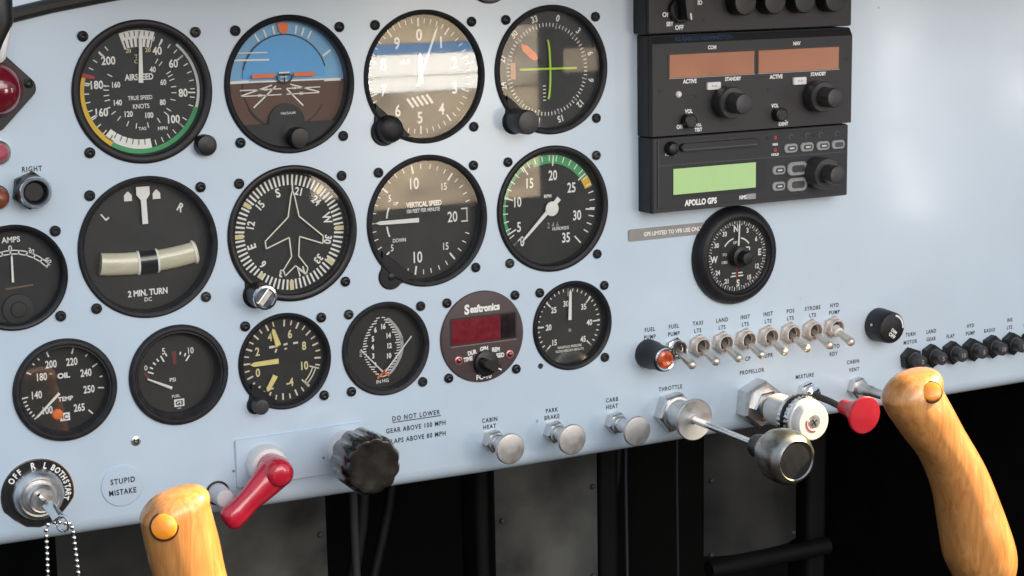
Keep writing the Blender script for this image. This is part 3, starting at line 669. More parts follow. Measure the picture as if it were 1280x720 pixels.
kb = MB(); kb.lathe([(8.2, 1.4), (8.0, 4), (6.8, 4.6)], 36, T4(1.2, -16.6)); kb.prism(rect_pts(13, 5, 2.2), 4.4, 12.5, T4(1.2, -16.6, rz=-28), bev=.6); kb = kb.build('selector_knob', BLACK, R)
m = MB(); m.line((6.5, 0), (8.1, 0), .9, 0); 
m = MB(); m.box(4.0, 6.3, -.45, .45, 12.4, 12.75, T4(1.2, -16.6, rz=-28)); m.build('pointer_line', WHITE, kb, smooth=None)
for sx, sy in ((-1, 1), (1, 1), (1, -1), (-1, -1)): screw(R, sx * HS, sy * HS)
# manifold pressure
R = inst('manifold_pressure_gauge', 'small dial figured 15 to 45 with white needle pointing at 30', SML['map'], 28.8, 25.2, 5, (0, 1, 2), HS, DIALG)
z = -4.85; m = MB()
for s, a, r in (('15', 224, 15), ('20', 268, 14.6), ('25', 314, 14.8), ('30', 353, 13.6), ('35', 48, 15.2), ('40', 92, 15.4), ('45', 136, 15.2)): num(m, s, r, a, 3.6, z, sx=.8, bold=.015)
m.text('MANIFOLD PRESSURE', .6, -14.6, 1.6, z, sx=.8); m.text('INCHES MERCURY ABSOLUTE', .6, -17, 1.5, z, sx=.72); m.build('numerals', WHITE, R, smooth=None)
m = MB(); m.ticks([227, 270, 314, 0, 46, 90, 133], 18, 23.2, .9, z); m.ticks([227 + k * 8.86 for k in range(31)], 21.2, 23.2, .65, z); m.build('tick_marks', WHITE, R, smooth=None)
needle(R, 2, 3, 23, 2.3, 1.6, -3.6)
MB().lathe([(1.2, -4.9), (1.0, -4.2)], 16, T4(.6, -4)).build('pivot', BTN, R)
MB().lathe([(1.8, -.5), (1.8, .3), (1.0, .1)], 16, T4(-HS, -HS)).build('plug', INK, R)
# ammeter, oil temperature, fuel pressure
R = inst('ammeter', 'black AMPS gauge cut by the picture edge with white centre needle', SML['amp'], 29, 25.4, 5, (1, 2), HS, style=0)
z = -4.85; m = MB(); m.text('AMPS', .6, 20.2, 3.0, z, sx=.95, bold=.01); m.text('0', 0, 15.6, 3, z); m.text('30', 11, 13, 2.6, z, ang=-28); m.text('60', 20, 7, 2.6, z, ang=-55); m.text('30', -11, 13, 2.6, z, ang=28)
m.arc(24, 24.6, -52, 52, z, cy=-12); m.arc(26, 26.6, -52, 52, z, cy=-12); m.ticks(range(-50, 51, 10), 0, 0, 0, z) if False else None
for a in range(-50, 51, 10):
    p = pol(24, a); q = pol(26.5, a); m.line((p[0], p[1] - 12), (q[0], q[1] - 12), .8, z)
m.build('scale_marks', WHITE, R, smooth=None)
needle(R, 1, -3, 12.5, 1.2, 1.0, -3.8)
MB().lathe([(8.5, -4.9), (8.2, -3.2), (4.5, -2.8), (4, -1.8), (1, -1.6)], 36, T4(1.8, -18)).build('movement_cover', DIALG, R)
m = MB(); m.line((-4, -6.6), (11, -5.6), 1.0, z); m.build('brown_mark', mat('brown_mark', (.16, .09, .05), .5), R, smooth=None)
R = inst('oil_temperature_gauge', 'black OIL TEMP gauge with needle at its lowest mark', SML['oil'], 28.9, 24.0, 5, (), HS, style=1)
z = -4.85; m = MB()
for s, r, a in (('100', 14.7, 219), ('140', 14.7, 262), ('180', 13.6, 305), ('200', 15.4, 338), ('220', 15.4, 22), ('240', 15, 62), ('250', 14.6, 100), ('265', 14.8, 146)): num(m, s, r, a, 4.1, z, sx=.72, bold=.01)
m.text('OIL', .8, 7, 2.8, z, sx=1.1, bold=.03); m.text('TEMP', 1, -6.2, 2.4, z, bold=.02)
m.box(-2.6, 2.8, -18.8, -14.2, z - .1, z); m.build('numerals', WHITE, R, smooth=None)
m = MB(); m.ticks([227, 262, 300, 340, 18, 60, 97, 137], 19.6, 23, .8, z); m.ticks([232, 238, 244, 250, 256, 315, 325, 40, 80], 21, 22.8, .8, z); m.build('tick_marks', WHITE, R, smooth=None)
m = MB(); m.text('IC', .1, -16.5, 2.6, z + .05, bold=.02); m.build('maker_mark', INK, R, smooth=None)
needle(R, 227.5, 3.5, 22.5, 1.5, 1.1, -3.6)
MB().lathe([(3.2, -4.9), (2.6, -4.0), (1, -3.7)], 24, T4(-4, -14.6)).build('orange_reflection', ORANGE, R)  # orange reflected glow modelled as a small domed disc
R = inst('fuel_pressure_gauge', 'black FUEL PSI gauge figured 0 to 10 with short red mark', SML['fp'], 29.1, 23.2, 6, (), HS, DIALG, style=1)
z = -5.8; m = MB(); m.text('0', -17.2, 5, 2.8, z, ang=0); m.text('5', -6.4, 13.4, 3.6, z, sx=.85); m.text('10', 9.6, 12, 3.6, z, sx=.8); m.text('PSI', -2, -3.8, 2.2, z, ang=0); m.text('FUEL', -.5, -13.6, 1.6, z); m.text('UMA', 1, -21, .8, z)
m.box(-1.8, 4.2, -20, -15.6, z - .1, z); m.build('numerals', WHITE, R, smooth=None)
m = MB()
for a, l in ((-67, 3.6), (-57, 2), (-46, 2), (-36, 2), (-26, 4), (-15, 1.8), (16, 1.8), (27, 2), (36, 4)):
    p = pol(16.5, a); q = pol(16.5 - l, a); m.line((p[0] - 1, p[1] - 4), (q[0] - 1, q[1] - 4), .85, z)
m.build('tick_marks', WHITE, R, smooth=None)
m = MB(); m.line((-.4, 12.6), (-.2, 5), 2.8, z, 1.8); m.line((-18, 2.4), (-16, -1.6), 1.6, z); m.build('red_mark', mat('dim_red_print', (.16, .03, .035), .6), R, smooth=None)
m = MB(); m.text('G3', 1.2, -17.8, 2.6, z + .05, bold=.03); m.build('maker_mark', INK, R, smooth=None)
m = MB(); m.tube([(-3.2, -8.4, -4.6), (-17, -1.4, -4.6)], [1.0, .5], 8); m.build('needle', WHITE, R)

# ------------------------------------------------------------------ course dial under the radios
R = thing('round_dial', 348.5, -66, 'round compass-rose dial with thick black rim under the radios', 'gauge')
MB().lathe([(33, -.5), (33, 2), (32, 4.6), (29.5, 7.6), (27.4, 8.6), (26, 8.4), (25.2, 7.2), (24.8, 7.4), (24, 6.8), (23.6, 4)], 96, cap1=False).build('bezel', BEZ, R, smooth=40)
MB().lathe([(24, 3.8), (24, 4.6)], 72).build('dial_face', DIAL, R)
g = MB(); g.flat(circ(23.8, 60), 6.9); g.build('glass', GLASS, R, smooth=None)
z = 4.75; m = MB()
for k, s in enumerate(('N', '3', '6', 'E', '12', '15', 'S', '21', '24', 'W', '30', '33')):
    a = k * 30 - 3; num(m, s, 18.3, a, 4.2 if s in 'NESW' else 3.0, z, sx=.85, bold=.02)
m.text('GPS', -1, 9, 1.8, z); m.text('TO', -10, 1.5, 1.8, z); m.text('OBS', -10, -3.6, 1.8, z); m.line((-4, -11.6), (-1, -11.6), .8, z); m.line((1, -11.6), (4.6, -11.6), .8, z); m.line((-5, -13.6), (-1, -13.6), .8, z); m.line((1, -13.6), (5, -13.6), .8, z)
m.arc(11.6, 12.5, -55, -14, z); m.arc(11.6, 12.5, 14, 52, z); m.line((7, 5), (10, 5), .8, z); m.line((10, 5), (10, 3), .8, z)
m.build('numerals', WHITE, R, smooth=None)
m = MB(); m.ticks([k * 5 for k in range(72)], 21.2, 23.4, .5, z); m.ticks([k * 10 for k in range(36)], 20.6, 23.4, .7, z); m.build('tick_marks', WHITE, R, smooth=None)
m = MB(); m.line((0, -3), (-.6, -18), .5, z + .1); m.build('red_line', RED, R, smooth=None)
needle(R, 3, 3, 22.6, 1.2, .9, 5.6)
knob(R, 0, 0, [(7, 6.9), (6.8, 11), (4.4, 11.6), (4.2, 17), (3.8, 17.6), (2.8, 17.8)], BLACK)
R = thing('placard', 300, -46, 'grey placard strip lettered about GPS use beside the round dial', 'placard')
m = MB(); m.prism(rect_pts(66, 7.6, 1.4), 0, .8); m.build('strip', GREYP, R, smooth=None)
m = MB(); m.text('GPS LIMITED TO VFR USE ONLY', 1, 0, 2.6, .9, sx=.86, bold=.015); m.build('lettering', WHITE, R, smooth=None)

# ------------------------------------------------------------------ radio stack
def rbox(root, w, h, z1, name, m_, bev=.8):
    m = MB(); m.prism(rect_pts(w, h, .9, 3), -2, z1, bev=bev); return m.build(name, m_, root)
RK = lambda: [(6.4, 0), (6.4, .6), (10.2, 1.2), (10.2, 9.5), (9.6, 10.4), (6.6, 10.6), (6.5, 21.5), (6.1, 22.4), (5.6, 22.6)]
# transponder
R = thing('transponder', 351.5, 110.3, 'dark grey radio unit with four round knobs and ON OFF selector', 'radio')
rbox(R, 159.4, 56.4, 15.2, 'case', RADIOS)
m = MB(); m.prism(rect_pts(158.4, 55.4, .7, 3), 15, 17, bev=.5); m.build('faceplate', RADIO, R)
for x in (338, 361, 384.5, 409):
    knob(R, x - 351.5, -10.0, [(8.4, 17), (8.4, 27), (7.8, 27.8), (6.6, 28)], BLACK)
k_ = MB(); k_.lathe([(8, 16.5), (7.8, 20), (7, 20.6)], 32, T4(-57, -14)); k_.prism(rect_pts(6, 14, 2), 20, 30, T4(-57, -13, rz=8), bev=.6); k_ = k_.build('selector_knob', BLACK, R)
m = MB(); m.box(-.5, .5, -6.6, -2.6, 29.9, 30.2, T4(-57, -13, rz=8)); m.build('pointer_line', WHITE, k_, smooth=None)
m = MB(); m.text('ON', -66, -16.3, 2.8, 17.15, bold=.02); m.text('SBY', -63.5, -22.2, 2.6, 17.15, bold=.02, sx=.85); m.text('OFF', -56.5, -24.6, 2.8, 17.15, bold=.02, sx=.9); m.text('ID', -41, -9.6, 2.6, 17.15, bold=.02); m.build('lettering', WHITE, R, smooth=None)
m = MB(); m.prism(circ(1.2, 16, -38.2, -20.6), 16.8, 17.2); m.build('set_screw', INK, R)
# nav/com
R = thing('nav_com_radio', 353.4, 49.4, 'dark grey radio with two amber display windows and two large knobs', 'radio')
rbox(R, 157.8, 63.6, 13.5, 'case', RADIOS)
m = MB(); vs = [(-78.6, -31.4, 13), (78.6, -31.4, 13), (78.6, 31.4, 13), (-78.6, 31.4, 13), (-78.3, -31.2, 17), (78.3, -31.2, 17), (78.3, 26.4, 17), (-78.3, 26.4, 17), (78.3, 31.2, 14), (-78.3, 31.2, 14)]
m.add(vs, [(4, 5, 6, 7), (7, 6, 8, 9), (0, 1, 5, 4), (1, 2, 8, 6, 5), (3, 0, 4, 7, 9), (2, 3, 9, 8)]); m.build('faceplate', RADIO, R, smooth=None)
m = MB(); vs = [(-78.1, 26.7, 16.86), (78.1, 26.7, 16.86), (78.1, 31.1, 14.12), (-78.1, 31.1, 14.12)]
m.add([(x, y, q + .15) for x, y, q in vs], [(0, 1, 2, 3)]); m.build('top_band', RADIOS, R, smooth=None)
m = MB(); m.text('KS BARCO NEWINGTON', -39, 0, 3.0, .35, M=T4(0, 28.9, 15.5, rx=-32), sx=.9, bold=.01); m.build('band_lettering', BLUEP, R, smooth=None)
for x in (-33.5, 34.6):
    m = MB(); m.prism(rect_pts(67, 16, .4, 2, cx=x, cy=12.3), 16.5, 17.3); m.build('window_frame', mat('frame_brown', (.03, .016, .012), .4), R, smooth=None)
    m = MB(); m.box(x - 32.4, x + 32.2, 5.0, 19.4, 17, 17.5); w = m.build('display_window', AMBW, R, smooth=None)
    m = MB(); m.line((x - 33, 4.6), (x + 33, 4.6), .5, 17.6); m.build('window_sill', BTN, w, smooth=None)
m = MB()
for s, x, y, h in (('COM', -33.7, 23, 2.3), ('NAV', 32.8, 23, 2.3), ('ACTIVE', -50.6, 2.4, 2.5), ('STANDBY', -17.4, 2.4, 2.3), ('ACTIVE', 16.4, 2.2, 2.5), ('STANDBY', 50.6, 2.4, 2.3), ('VOL', -51.4, -16.5, 2.4), ('VOL', 15.6, -16.6, 2.4), ('OFF', -58, -26, 2.4), ('PULL', -44, -25.6, 1.8), ('TEST', -44, -28.6, 2.2), ('PULL', 22.6, -26, 1.8), ('IDENT', 22.6, -28.8, 2.2)):
    m.text(s, x, y, h, 17.15, sx=.85, bold=.025)
m.build('lettering', WHITE, R, smooth=None)
for x in (-33, 34.6):
    m = MB(); m.prism(rect_pts(10.6, 5, .8, 3, cx=x, cy=-1.4), 16.9, 19, bev=.5); b = m.build('transfer_button', OFFW, R)
    m = MB(); m.text('<-->', x, -1.2, 1.6, 19.1, bold=.02); m.build('arrow_mark', GREYP, b, smooth=None)
for x in (-24.3, 47.7): knob(R, x, -12, [(a, 17 + b) for a, b in RK()], KNOBF, 44)
for x, y in ((-53, -22.5), (17.6, -22.4)):
    knob(R, x, y, [(4.6, 16.8), (4.4, 22.5), (3.6, 23)], BLACK)
for x, y, r in ((-72.4, -2.9, 1.4), (74.2, 11, 1.4), (10.2, -6, 1.0), (-45.8, -7.2, .8)):
    m = MB(); m.prism(circ(r, 16, x, y), 16.8, 17.2); m.build('set_screw', INK, R)
MB().lathe([(2.2, 16.8), (2.0, 18), (1.2, 18.8)], 20, T4(-59.2, -5.5)).build('photocell', OFFW, R)
# gps
R = thing('gps_receiver', 352.8, -6.9, 'dark grey GPS unit with lit green screen under the amber radio', 'radio')
rbox(R, 155.6, 48.2, 14.6, 'case', RADIOS)
m = MB(); m.prism(rect_pts(154.6, 47.4, .9, 3), 14.4, 16.4, bev=.6); m.build('rim', RADIO, R)
m = MB(); m.prism(rect_pts(149.4, 43.4, .8, 3, cx=.6, cy=.6), 16.2, 17, bev=.3); m.build('faceplate', GPSF, R)
m = MB(); m.line((-73.6, 6.4), (75, 5.8), .5, 17.12); m.line((-73.6, -21), (-73.6, 22), .6, 17.12); m.build('panel_line', BTND, R, smooth=None)
m = MB(); m.prism(rect_pts(72, 21, .6, 3, cx=-27, cy=-4.6), 16.8, 17.2); m.build('screen_surround', INK, R, smooth=None)
m = MB(); m.box(-62.6, 1.2, -12.7, 3.8, 17, 17.5); m.build('screen', LCD, R, smooth=None)
m = MB(); m.text('APOLLO GPS', -41.5, -18.7, 3.6, 17.15, sx=.82, bold=.035); m.text('NMS', -8.5, -18.4, 2.6, 17.15, sx=.8, bold=.02); m.text('POWER', -64.5, 13.2, 1.6, 17.15); m.text('MSG', 16.8, 14.4, 1.5, 17.15, bold=.03); m.text('HOLD', 16.8, 7.8, 1.5, 17.15, bold=.03); m.build('lettering', WHITE, R, smooth=None)
m = MB(); m.box(-5.4, 1.6, -20.2, -16.6, 17, 17.12); m.build('model_tag', BTN, R, smooth=None)
m = MB(); m.prism(rect_pts(61, 5, 2.4, 6, cx=-27.6, cy=17), 16.8, 19.5, bev=.8); d_ = m.build('card_door', BLACK, R)
m = MB(); m.box(-56, 1, 15.4, 16.1, 19.4, 19.75); m.build('door_ridge', BTND, d_)
knob(R, -64.5, 17, [(4.6, 16.8), (4.4, 20), (3.4, 21.5), (2, 22)], BLACK)
def pad(x, y, w, h, mark):
    m = MB(); m.prism(rect_pts(w, h, h * .42, 5, cx=x, cy=y), 16.8, 18.2, bev=.5); b = m.build('push_button', BTN, R)
    m = MB(); m.prism(rect_pts(w * .62, h * .52, h * .2, 3, cx=x + .4, cy=y), 18, 18.5); m.build('button_cap', BTND, b, smooth=None)
    if mark: m = MB(); m.line((x - w * .14, y), (x + w * .2, y), h * .14, 18.6); m.build('button_mark', OFFW, b, smooth=None)
for x in (29.1, 42.2, 55.4, 68): pad(x, 11.1, 10.8, 6.0, x < 60)
for y in (-2.7, -13.3): pad(19.6, y, 10.4, 6.0, True); pad(34.6, y, 16.4, 9.0, False)
m = MB()
for x in (29.5, 43.0, 54.0, 67.5): m.arc(1.2, 1.9, 200, 430, 17.15, cx=x, cy=18.4)
m.build('lamp_marks', TEAL, R, smooth=None)
for x, y, m_ in ((11, 18.8, INK), (16.8, 18.8, RED), (48.6, 18.4, INK), (16.8, 10.6, RED)):
    m = MB(); m.prism(circ(1.3, 16, x, y), 16.8, 17.3); m.build('indicator_lamp', m_, R, smooth=None)
knob(R, 50.4, -6.2, [(6.4, 16.8), (10.6, 17.4), (10.4, 28), (9.8, 29), (6.3, 29.2), (6.2, 39), (5.8, 40), (5.2, 40.2)], KNOBF, 44)

# ------------------------------------------------------------------ lettering on the panel
m = MB()
def PT(s, x, y, h=2.7, **k): m.text(s, x, y, h, .12, sx=k.pop('sx', .82), spacing=k.pop('spacing', 1.25), bold=.013, **k)
for a, b, x in (('FUEL', 'PUMP', 283.2), ('FUEL', 'PUMP', 301.8), ('TAXI', 'LTS', 320.6), ('LAND', 'LTS', 340), ('INST', 'LTS', 358.8), ('INST', 'LTS', 377.6), ('POS', 'LTS', 396.2), ('STROBE', 'LTS', 415), ('HYD', 'PUMP', 433.6)):
    PT(a, x, -109.2); PT(b, x, -114.2)
PT('CP', 361, -138.2, 2.8); PT('UPR', 378.4, -138, 2.8); PT('AUTO', 433.5, -138.4); PT('RDY', 433.6, -143.6)
PT('PROPELLOR', 364.6, -147.4); PT('MIXTURE', 409, -156.2); PT('CABIN', 450.6, -151.2); PT('VENT', 451.6, -157); PT('THROTTLE', 299, -150.4)
PT('CABIN', 164.7, -153.4); PT('HEAT', 164.6, -157.8); PT('PARK', 209.4, -153.3); PT('BRAKE', 209.3, -157.8); PT('CARB', 254, -152.4); PT('HEAT', 254, -156.9)
PT('DO NOT LOWER', 114.4, -143.6, 2.9, spacing=1.3); PT('GEAR ABOVE 100 MPH', 114, -150.8, 2.9, spacing=1.22); PT('FLAPS ABOVE 80 MPH', 114.6, -157.6, 2.9, spacing=1.22)
m.line((98.4, -146), (131, -146), .55, .12)
PT('RIGHT', -108.1, 23.5, 2.7)
for a, b, x in (('TURN', 'MOTOR', 501.8), ('LAND', 'GEAR', 520.8), ('', 'FLAP', 538.8), ('HYD', 'PUMP', 557.6), ('', 'RADIO', 576), ('INS', 'LTS', 595.3), ('FUEL', 'PUMP', 613.5)):
    if a: PT(a, x, -137.6, sx=.76)
    PT(b, x, -143.2, sx=.76)
on_panel(m, 'lettering')

# ------------------------------------------------------------------ toggle switches, fuse lamp, breakers
def toggle(x, y, label, collar=False, n_m=BRASS):
    R = thing('toggle_switch', x, y, label, 'switch', None)
    hexnut(7.9, 0, 2.6, bev=.5, rot=20).build('nut', n_m, R)
    MB().lathe([(6.2, 2), (6.2, 6.2), (5.8, 6.8), (5.0, 6.8), (4.7, 6.0), (4.7, 2.7), (.3, 2.65)], 32).build('bushing', n_m, R)
    MB().lathe([(4.15, 2.8), (4.15, 3.0)], 24).build('bore', INK, R)
    m = MB(); d = Vector((-1.2, -6.2, 21)).normalized()
    m.tube([d * s for s in (2.9, 7, 15, 21.4, 24, 25.2, 25.8)], [1.9, 2.0, 2.6, 3.0, 2.9, 2.1, .8], 16); m.build('lever', mat('lever_metal', (.74, .68, .60), .4, .85, var=.1, scale=300), R)
    if collar:
        m = MB(); m.tube([d * s for s in (4, 9, 9.6)], [3.6, 3.4, 2.2], 20); m.build('collar', OFFW, R)
    return R
tl = ['silvery toggle switch beside the amber fuse lamp', 'toggle switch lettered TAXI', 'toggle switch lettered LAND', 'toggle switch lettered INST next to the LAND switch', 'toggle switch lettered INST next to the POS switch', 'toggle switch lettered POS', 'toggle switch lettered STROBE', 'toggle switch with pale collar lettered HYD PUMP']
for k in range(8):
    o = toggle(302.2 + 18.5 * k, -124.2, tl[k], k == 7, CHROME if k == 0 else BRASS); o['group'] = 'toggle switches on the panel'
    o.rotation_euler[1] = math.radians(random.uniform(-4, 4))
R = thing('fuse_lamp', 281.3, -125, 'black barrel lamp holder with amber lens lettered FUEL PUMP', 'lamp')
m = MB(); m.lathe([(9.6, 0), (9.4, 7), (8.6, 9), (8.2, 20.4), (7.4, 21)], 6 * 6); m.build('barrel', BLACK, R)
MB().lathe([(7.6, 20.6), (7.8, 21.6), (7.0, 22.2), (6.0, 21.8)], 40, cap1=False).build('ring', CHROME, R)
MB().lathe([(6.2, 21), (5.6, 22.2), (3.8, 22.9), (2.8, 22.4), (1.6, 22.2)], 36).build('lens', AMBER, R)
bl = ['TURN MOTOR', 'LAND GEAR', 'FLAP', 'HYD PUMP', 'RADIO', 'INS LTS', 'FUEL at the end of the row']
for k in range(7):
    R = thing('circuit_breaker', 500.6 + 19 * k, -155.0, 'black hexagonal push breaker lettered ' + bl[k], 'breaker', 'circuit breakers in a row')
    hexnut(8.5, 0, 6, bev=1.0, rot=30 + random.uniform(-12, 12)).build('nut', BLACK, R)
    MB().lathe([(5.8, 5.5), (5.8, 7), (4.7, 7.2), (4.7, 14), (4.2, 14.6), (3.6, 14.7)], 28).build('button', KNOBF, R)
    m = MB(); m.text(('2', '5', '15', '5', '10', '5', '3')[k], .3, .2, 3.0, 14.85, bold=.02); m.build('rating', GREYP, R, smooth=None)
R = thing('dimmer_knob', 472, -127, 'tall black rotary knob with white arc beside the breakers', 'knob')
m = MB(); m.lathe([(11.8, 0), (11.8, 3), (11.0, 14.6), (10.2, 15.8), (9.6, 16)], 60, lobes=0); m.build('body', BLACK, R)
m = MB(); m.arc(8.4, 9.6, 15, 95, 16.15); m.text('OFF', -.5, -5.2, 2.5, 16.15, ang=-38, bold=.02); m.text('DIM', 1.2, -2.4, 2.2, 16.15, ang=-38, bold=.02); m.build('marks', WHITE, R, smooth=None)
MB().lathe([(1, 0), (.9, .5)], 12, T4(-11.2, 2, 7, ry=-90)).build('set_screw', STEEL, R)

# ------------------------------------------------------------------ push-pull controls
def pull(x, y, label, zd=25):
    R = thing('pull_knob', x, y, label, 'pull knob', 'disc pull knobs under their lettering')
    m = hexnut(7.2, 0, 6.5, bev=.9, rot=10); m.build('nut', STEEL, R)
    MB().lathe([(5.6, 6), (5.6, 8.6), (5.2, 9.4), (4.4, 10), (4.4, zd - 1)], 32, cap1=False).build('shank', STEEL, R)
    MB().lathe([(4.4, zd - 2.5), (8.6, zd - 1.5), (9.7, zd - .6), (9.7, zd + .9), (9.3, zd + 1.4), (8.9, zd + 1.5), (2, zd + 1.6)], 56).build('disc', ALU, R)
pull(166, -166.6, 'silver disc pull knob lettered CABIN HEAT', 24); pull(209.8, -167, 'silver disc pull knob lettered PARK BRAKE', 24); pull(255.2, -167.2, 'silver disc pull knob lettered CARB HEAT', 28)
R = thing('throttle', 299, -165.8, 'throttle plunger with long bright rod and black-faced metal knob', 'throttle')
hexnut(13.4, 0, 8.5, bev=1.2, rot=8).build('nut', STEEL, R)
MB().lathe([(11, 8), (11, 9.6), (9.6, 10), (9.6, 25), (10.4, 26)], 48, cap1=False).build('collar', STEEL, R)
MB().lathe([(10, 25), (13.2, 26.4), (13.8, 27.2), (13.8, 28.4), (13.2, 29), (3.2, 28), (2.8, 29.5)], 60).build('disc', ALU, R)
m = MB(); m.tube([(0, 0, 20), (0, -.6, 106)], 2.3, 20); m.build('rod', mat('bright_rod', (.80, .80, .80), .22, 1, var=.04), R)
MB().lathe([(2.2, 96), (7.0, 96.6), (7.6, 99), (8.2, 105), (10.7, 109.4), (11.6, 111)], 48, T4(0, -.8, 0)).build('knob_neck', BLACK, R)
MB().lathe([(9, 108), (10.6, 109), (14.6, 115), (16.4, 121), (16.7, 127), (16.2, 132), (14.4, 135.6), (12.2, 137.4), (11.6, 136.6)], 64, T4(0, -.8, 0), cap1=False).build('knob', NICKEL, R)
MB().lathe([(11.7, 135.6), (11.4, 136.6), (8, 136.9), (3, 137.0)], 56, T4(0, -.8, 0)).build('knob_face', mat('knob_face_black', (.008, .008, .009), .6, var=.3, scale=200, bump=.15, spec=.25), R)
R = thing('propeller_control', 366.5, -168.6, 'white-capped vernier propeller control with heavy hexagonal nut', 'control knob')
hexnut(16.4, 0, 12, bev=1.8, rot=22).build('nut', STEEL, R)
hexnut(11.0, 11.5, 17, bev=.9, rot=4).build('lock_nut', CHROME, R)
MB().lathe([(8.4, 16.5), (8.4, 19), (7.6, 19.4), (7.6, 25)], 32).build('neck', NICKEL, R)
MB().lathe([(7.6, 24), (10.6, 24.6), (10.9, 26.5), (10.9, 44), (12.6, 46)], 48).build('sleeve', OFFW, R)
MB().lathe([(12.4, 45), (15.0, 46), (15.4, 47.4), (15.4, 50.6), (14.8, 51.2), (14.8, 52.2), (15.3, 52.8), (15.3, 56), (14.4, 57)], 96, lobes=32, amp=.014).build('knurled_ring', CHROME, R)
MB().lathe([(15.6, 49.8), (15.75, 50.6), (15.75, 52.6), (15.6, 53.2)], 64, cap1=False).build('rubber_band', BLACK, R)
MB().lathe([(14.2, 56), (14.2, 58.6), (13.2, 59.2), (13.0, 63), (12.2, 65), (11.4, 65.8), (5.0, 66), (4.6, 65), (1, 65)], 60).build('cap', OFFW, R)
MB().lathe([(4.0, 65), (3.8, 66), (1.0, 66.1)], 24).build('centre_screw', STEEL, R)
m = MB(); m.line((-2.2, -1.6), (2.2, 1.6), .9, 66.25); m.line((-1.6, 2.2), (1.6, -2.2), .9, 66.25); m.build('screw_cross', INK, R, smooth=None)
m = MB(); m.arc(5.6, 6.6, 170, 290, 66.15); m.build('red_mark', RED, R, smooth=None)
R = thing('mixture_control', 409.6, -167.6, 'flared red mixture knob on a thin dark rod', 'control knob')
hexnut(7.6, 0, 5, bev=.8, rot=15).build('nut', CHROME, R)
MB().lathe([(6, 4.6), (6.4, 6), (5.8, 9.6), (3.8, 10.4), (3, 11)], 40).build('collar', CHROME, R)
m = MB(); m.tube([(0, 0, 6), (0, -1, 28), (-.6, -3, 48)], 2.3, 16); m.build('rod', RADIO, R)
MB().lathe([(3.4, 40), (5, 41), (5.4, 47), (7, 53), (10.4, 59), (12.6, 62.5), (12.8, 63.6), (12.2, 64.4), (6, 64.8), (1, 64.9)], 60, T4(.6, .2, 0, rx=2.5, ry=-.4)).build('knob', REDM, R)
R = thing('cabin_vent_control', 453.2, -169.6, 'plain steel pull lettered CABIN VENT running behind the wooden grip', 'pull knob')
hexnut(7.6, 0, 6, bev=.9, rot=12).build('nut', STEEL, R)
m = MB(); m.tube([(0, 0, 5), (0, 0, 18), (0, 0, 19), (0, 0, 30), (0, 0, 43)], [4.4, 4.0, 3.4, 3.2, 3.4], 20); m.build('plunger', STEEL, R)
m = MB(); m.tube([(0, 0, 33), (0, 0, 58)], [3.9, 4.6], 20); m.build('sleeve', RADIO, R)

# ------------------------------------------------------------------ gear lever group
R = thing('cover_plate', 38, -156.8, 'plain painted plate behind red lever and black fluted knob', 'plate')
m = MB(); m.prism(rect_pts(80.4, 28.8, .8, 3), -.2, 1.8, bev=.4); m.build('plate', PLATE, R)
for x in (-41.6, 14): MB().lathe([(.9, 1.6 if x > 0 else -.2), (.8, 2.2 if x > 0 else .6)], 12, T4(x, -4)).build('rivet', GREYP, R)
R = thing('red_lever', 15, -158.4, 'glossy red hydraulic lever swung down on a white boss', 'lever', z=1.8)
MB().lathe([(11.8, 0), (11.8, 7), (10.6, 9.5), (8, 10.2)], 48).build('boss', OFFW, R)
m = MB(); m.tube([(2.5, 2, 16), (1.5, .5, 17), (-2, -2.6, 18.2), (-9, -8, 19.5), (-17, -14, 20.5), (-24, -19.6, 21), (-29, -23, 21), (-31.5, -24.6, 21), (-32.8, -25.4, 21)], [3, 8.6, 10.2, 8.8, 7.2, 7.4, 8.0, 6.6, 3.4], 28, flat=.82)
m.lathe([(8.2, 4), (8.6, 12), (9.0, 18), (8.4, 24), (7.6, 27.4), (5.6, 29.4), (2.4, 30.2)], 40)
m.build('handle', REDP, R, smooth=60)
R = thing('fluted_knob', 65.6, -157.2, 'large black fluted knob over the lower panel edge', 'knob', z=1.8)
MB().lathe([(11.6, 0), (11.6, 8), (10.6, 11), (9, 12)], 48).build('collar', OFFW, R)
MB().lathe([(8, 10), (15.5, 19), (17.6, 22), (17.8, 38), (17.2, 42), (15.8, 44), (14.6, 44.2), (13, 44), (4, 44.2)], 176, lobes=11, amp=-.035, sharp=True).build('body', mat('bakelite', (.009, .008, .008), .26, var=.6, scale=90, coat=1, bump=.2, bscale=160), R)
R = thing('push_button', -14, -172.4, 'white push button in a dark collar beside the red lever', 'button')
MB().lathe([(7.2, -.5), (7.2, .8), (6.8, 1.0), (6.3, .8)], 40).build('collar', BLACK, R)
MB().lathe([(6.1, .4), (5.9, 6), (5.2, 14.4), (4.6, 15)], 36).build('plunger', mat('button_ivory', (.62, .58, .60), .4), R)
R = thing('round_placard', -69.6, -159.2, 'round painted disc lettered STUPID MISTAKE', 'placard')
m = MB(); m.lathe([(12, -.2), (12, .4), (11.7, .7), (11.0, .8)], 60); m.build('disc', PLATE, R)
m = MB(); m.text('STUPID', .4, 3, 3.1, .92, sx=.85, spacing=1.2, bold=.012); m.text('MISTAKE', 0, -3.4, 3.1, .92, sx=.82, spacing=1.15, bold=.012); m.build('lettering', INK, R, smooth=None)
R = thing('small_fastener', -60.2, -134.5, 'tiny brass quarter-turn fastener above the round painted disc', 'fastener')
MB().lathe([(2.9, -.2), (2.8, .5), (2.0, .9)], 24).build('head', STEEL, R)
m = MB(); m.arc(.8, 1.8, 60, 330, 1.0); m.line((-.4, .2), (1.8, 1.2), .7, 1.0); m.build('slot', INK, R, smooth=None)

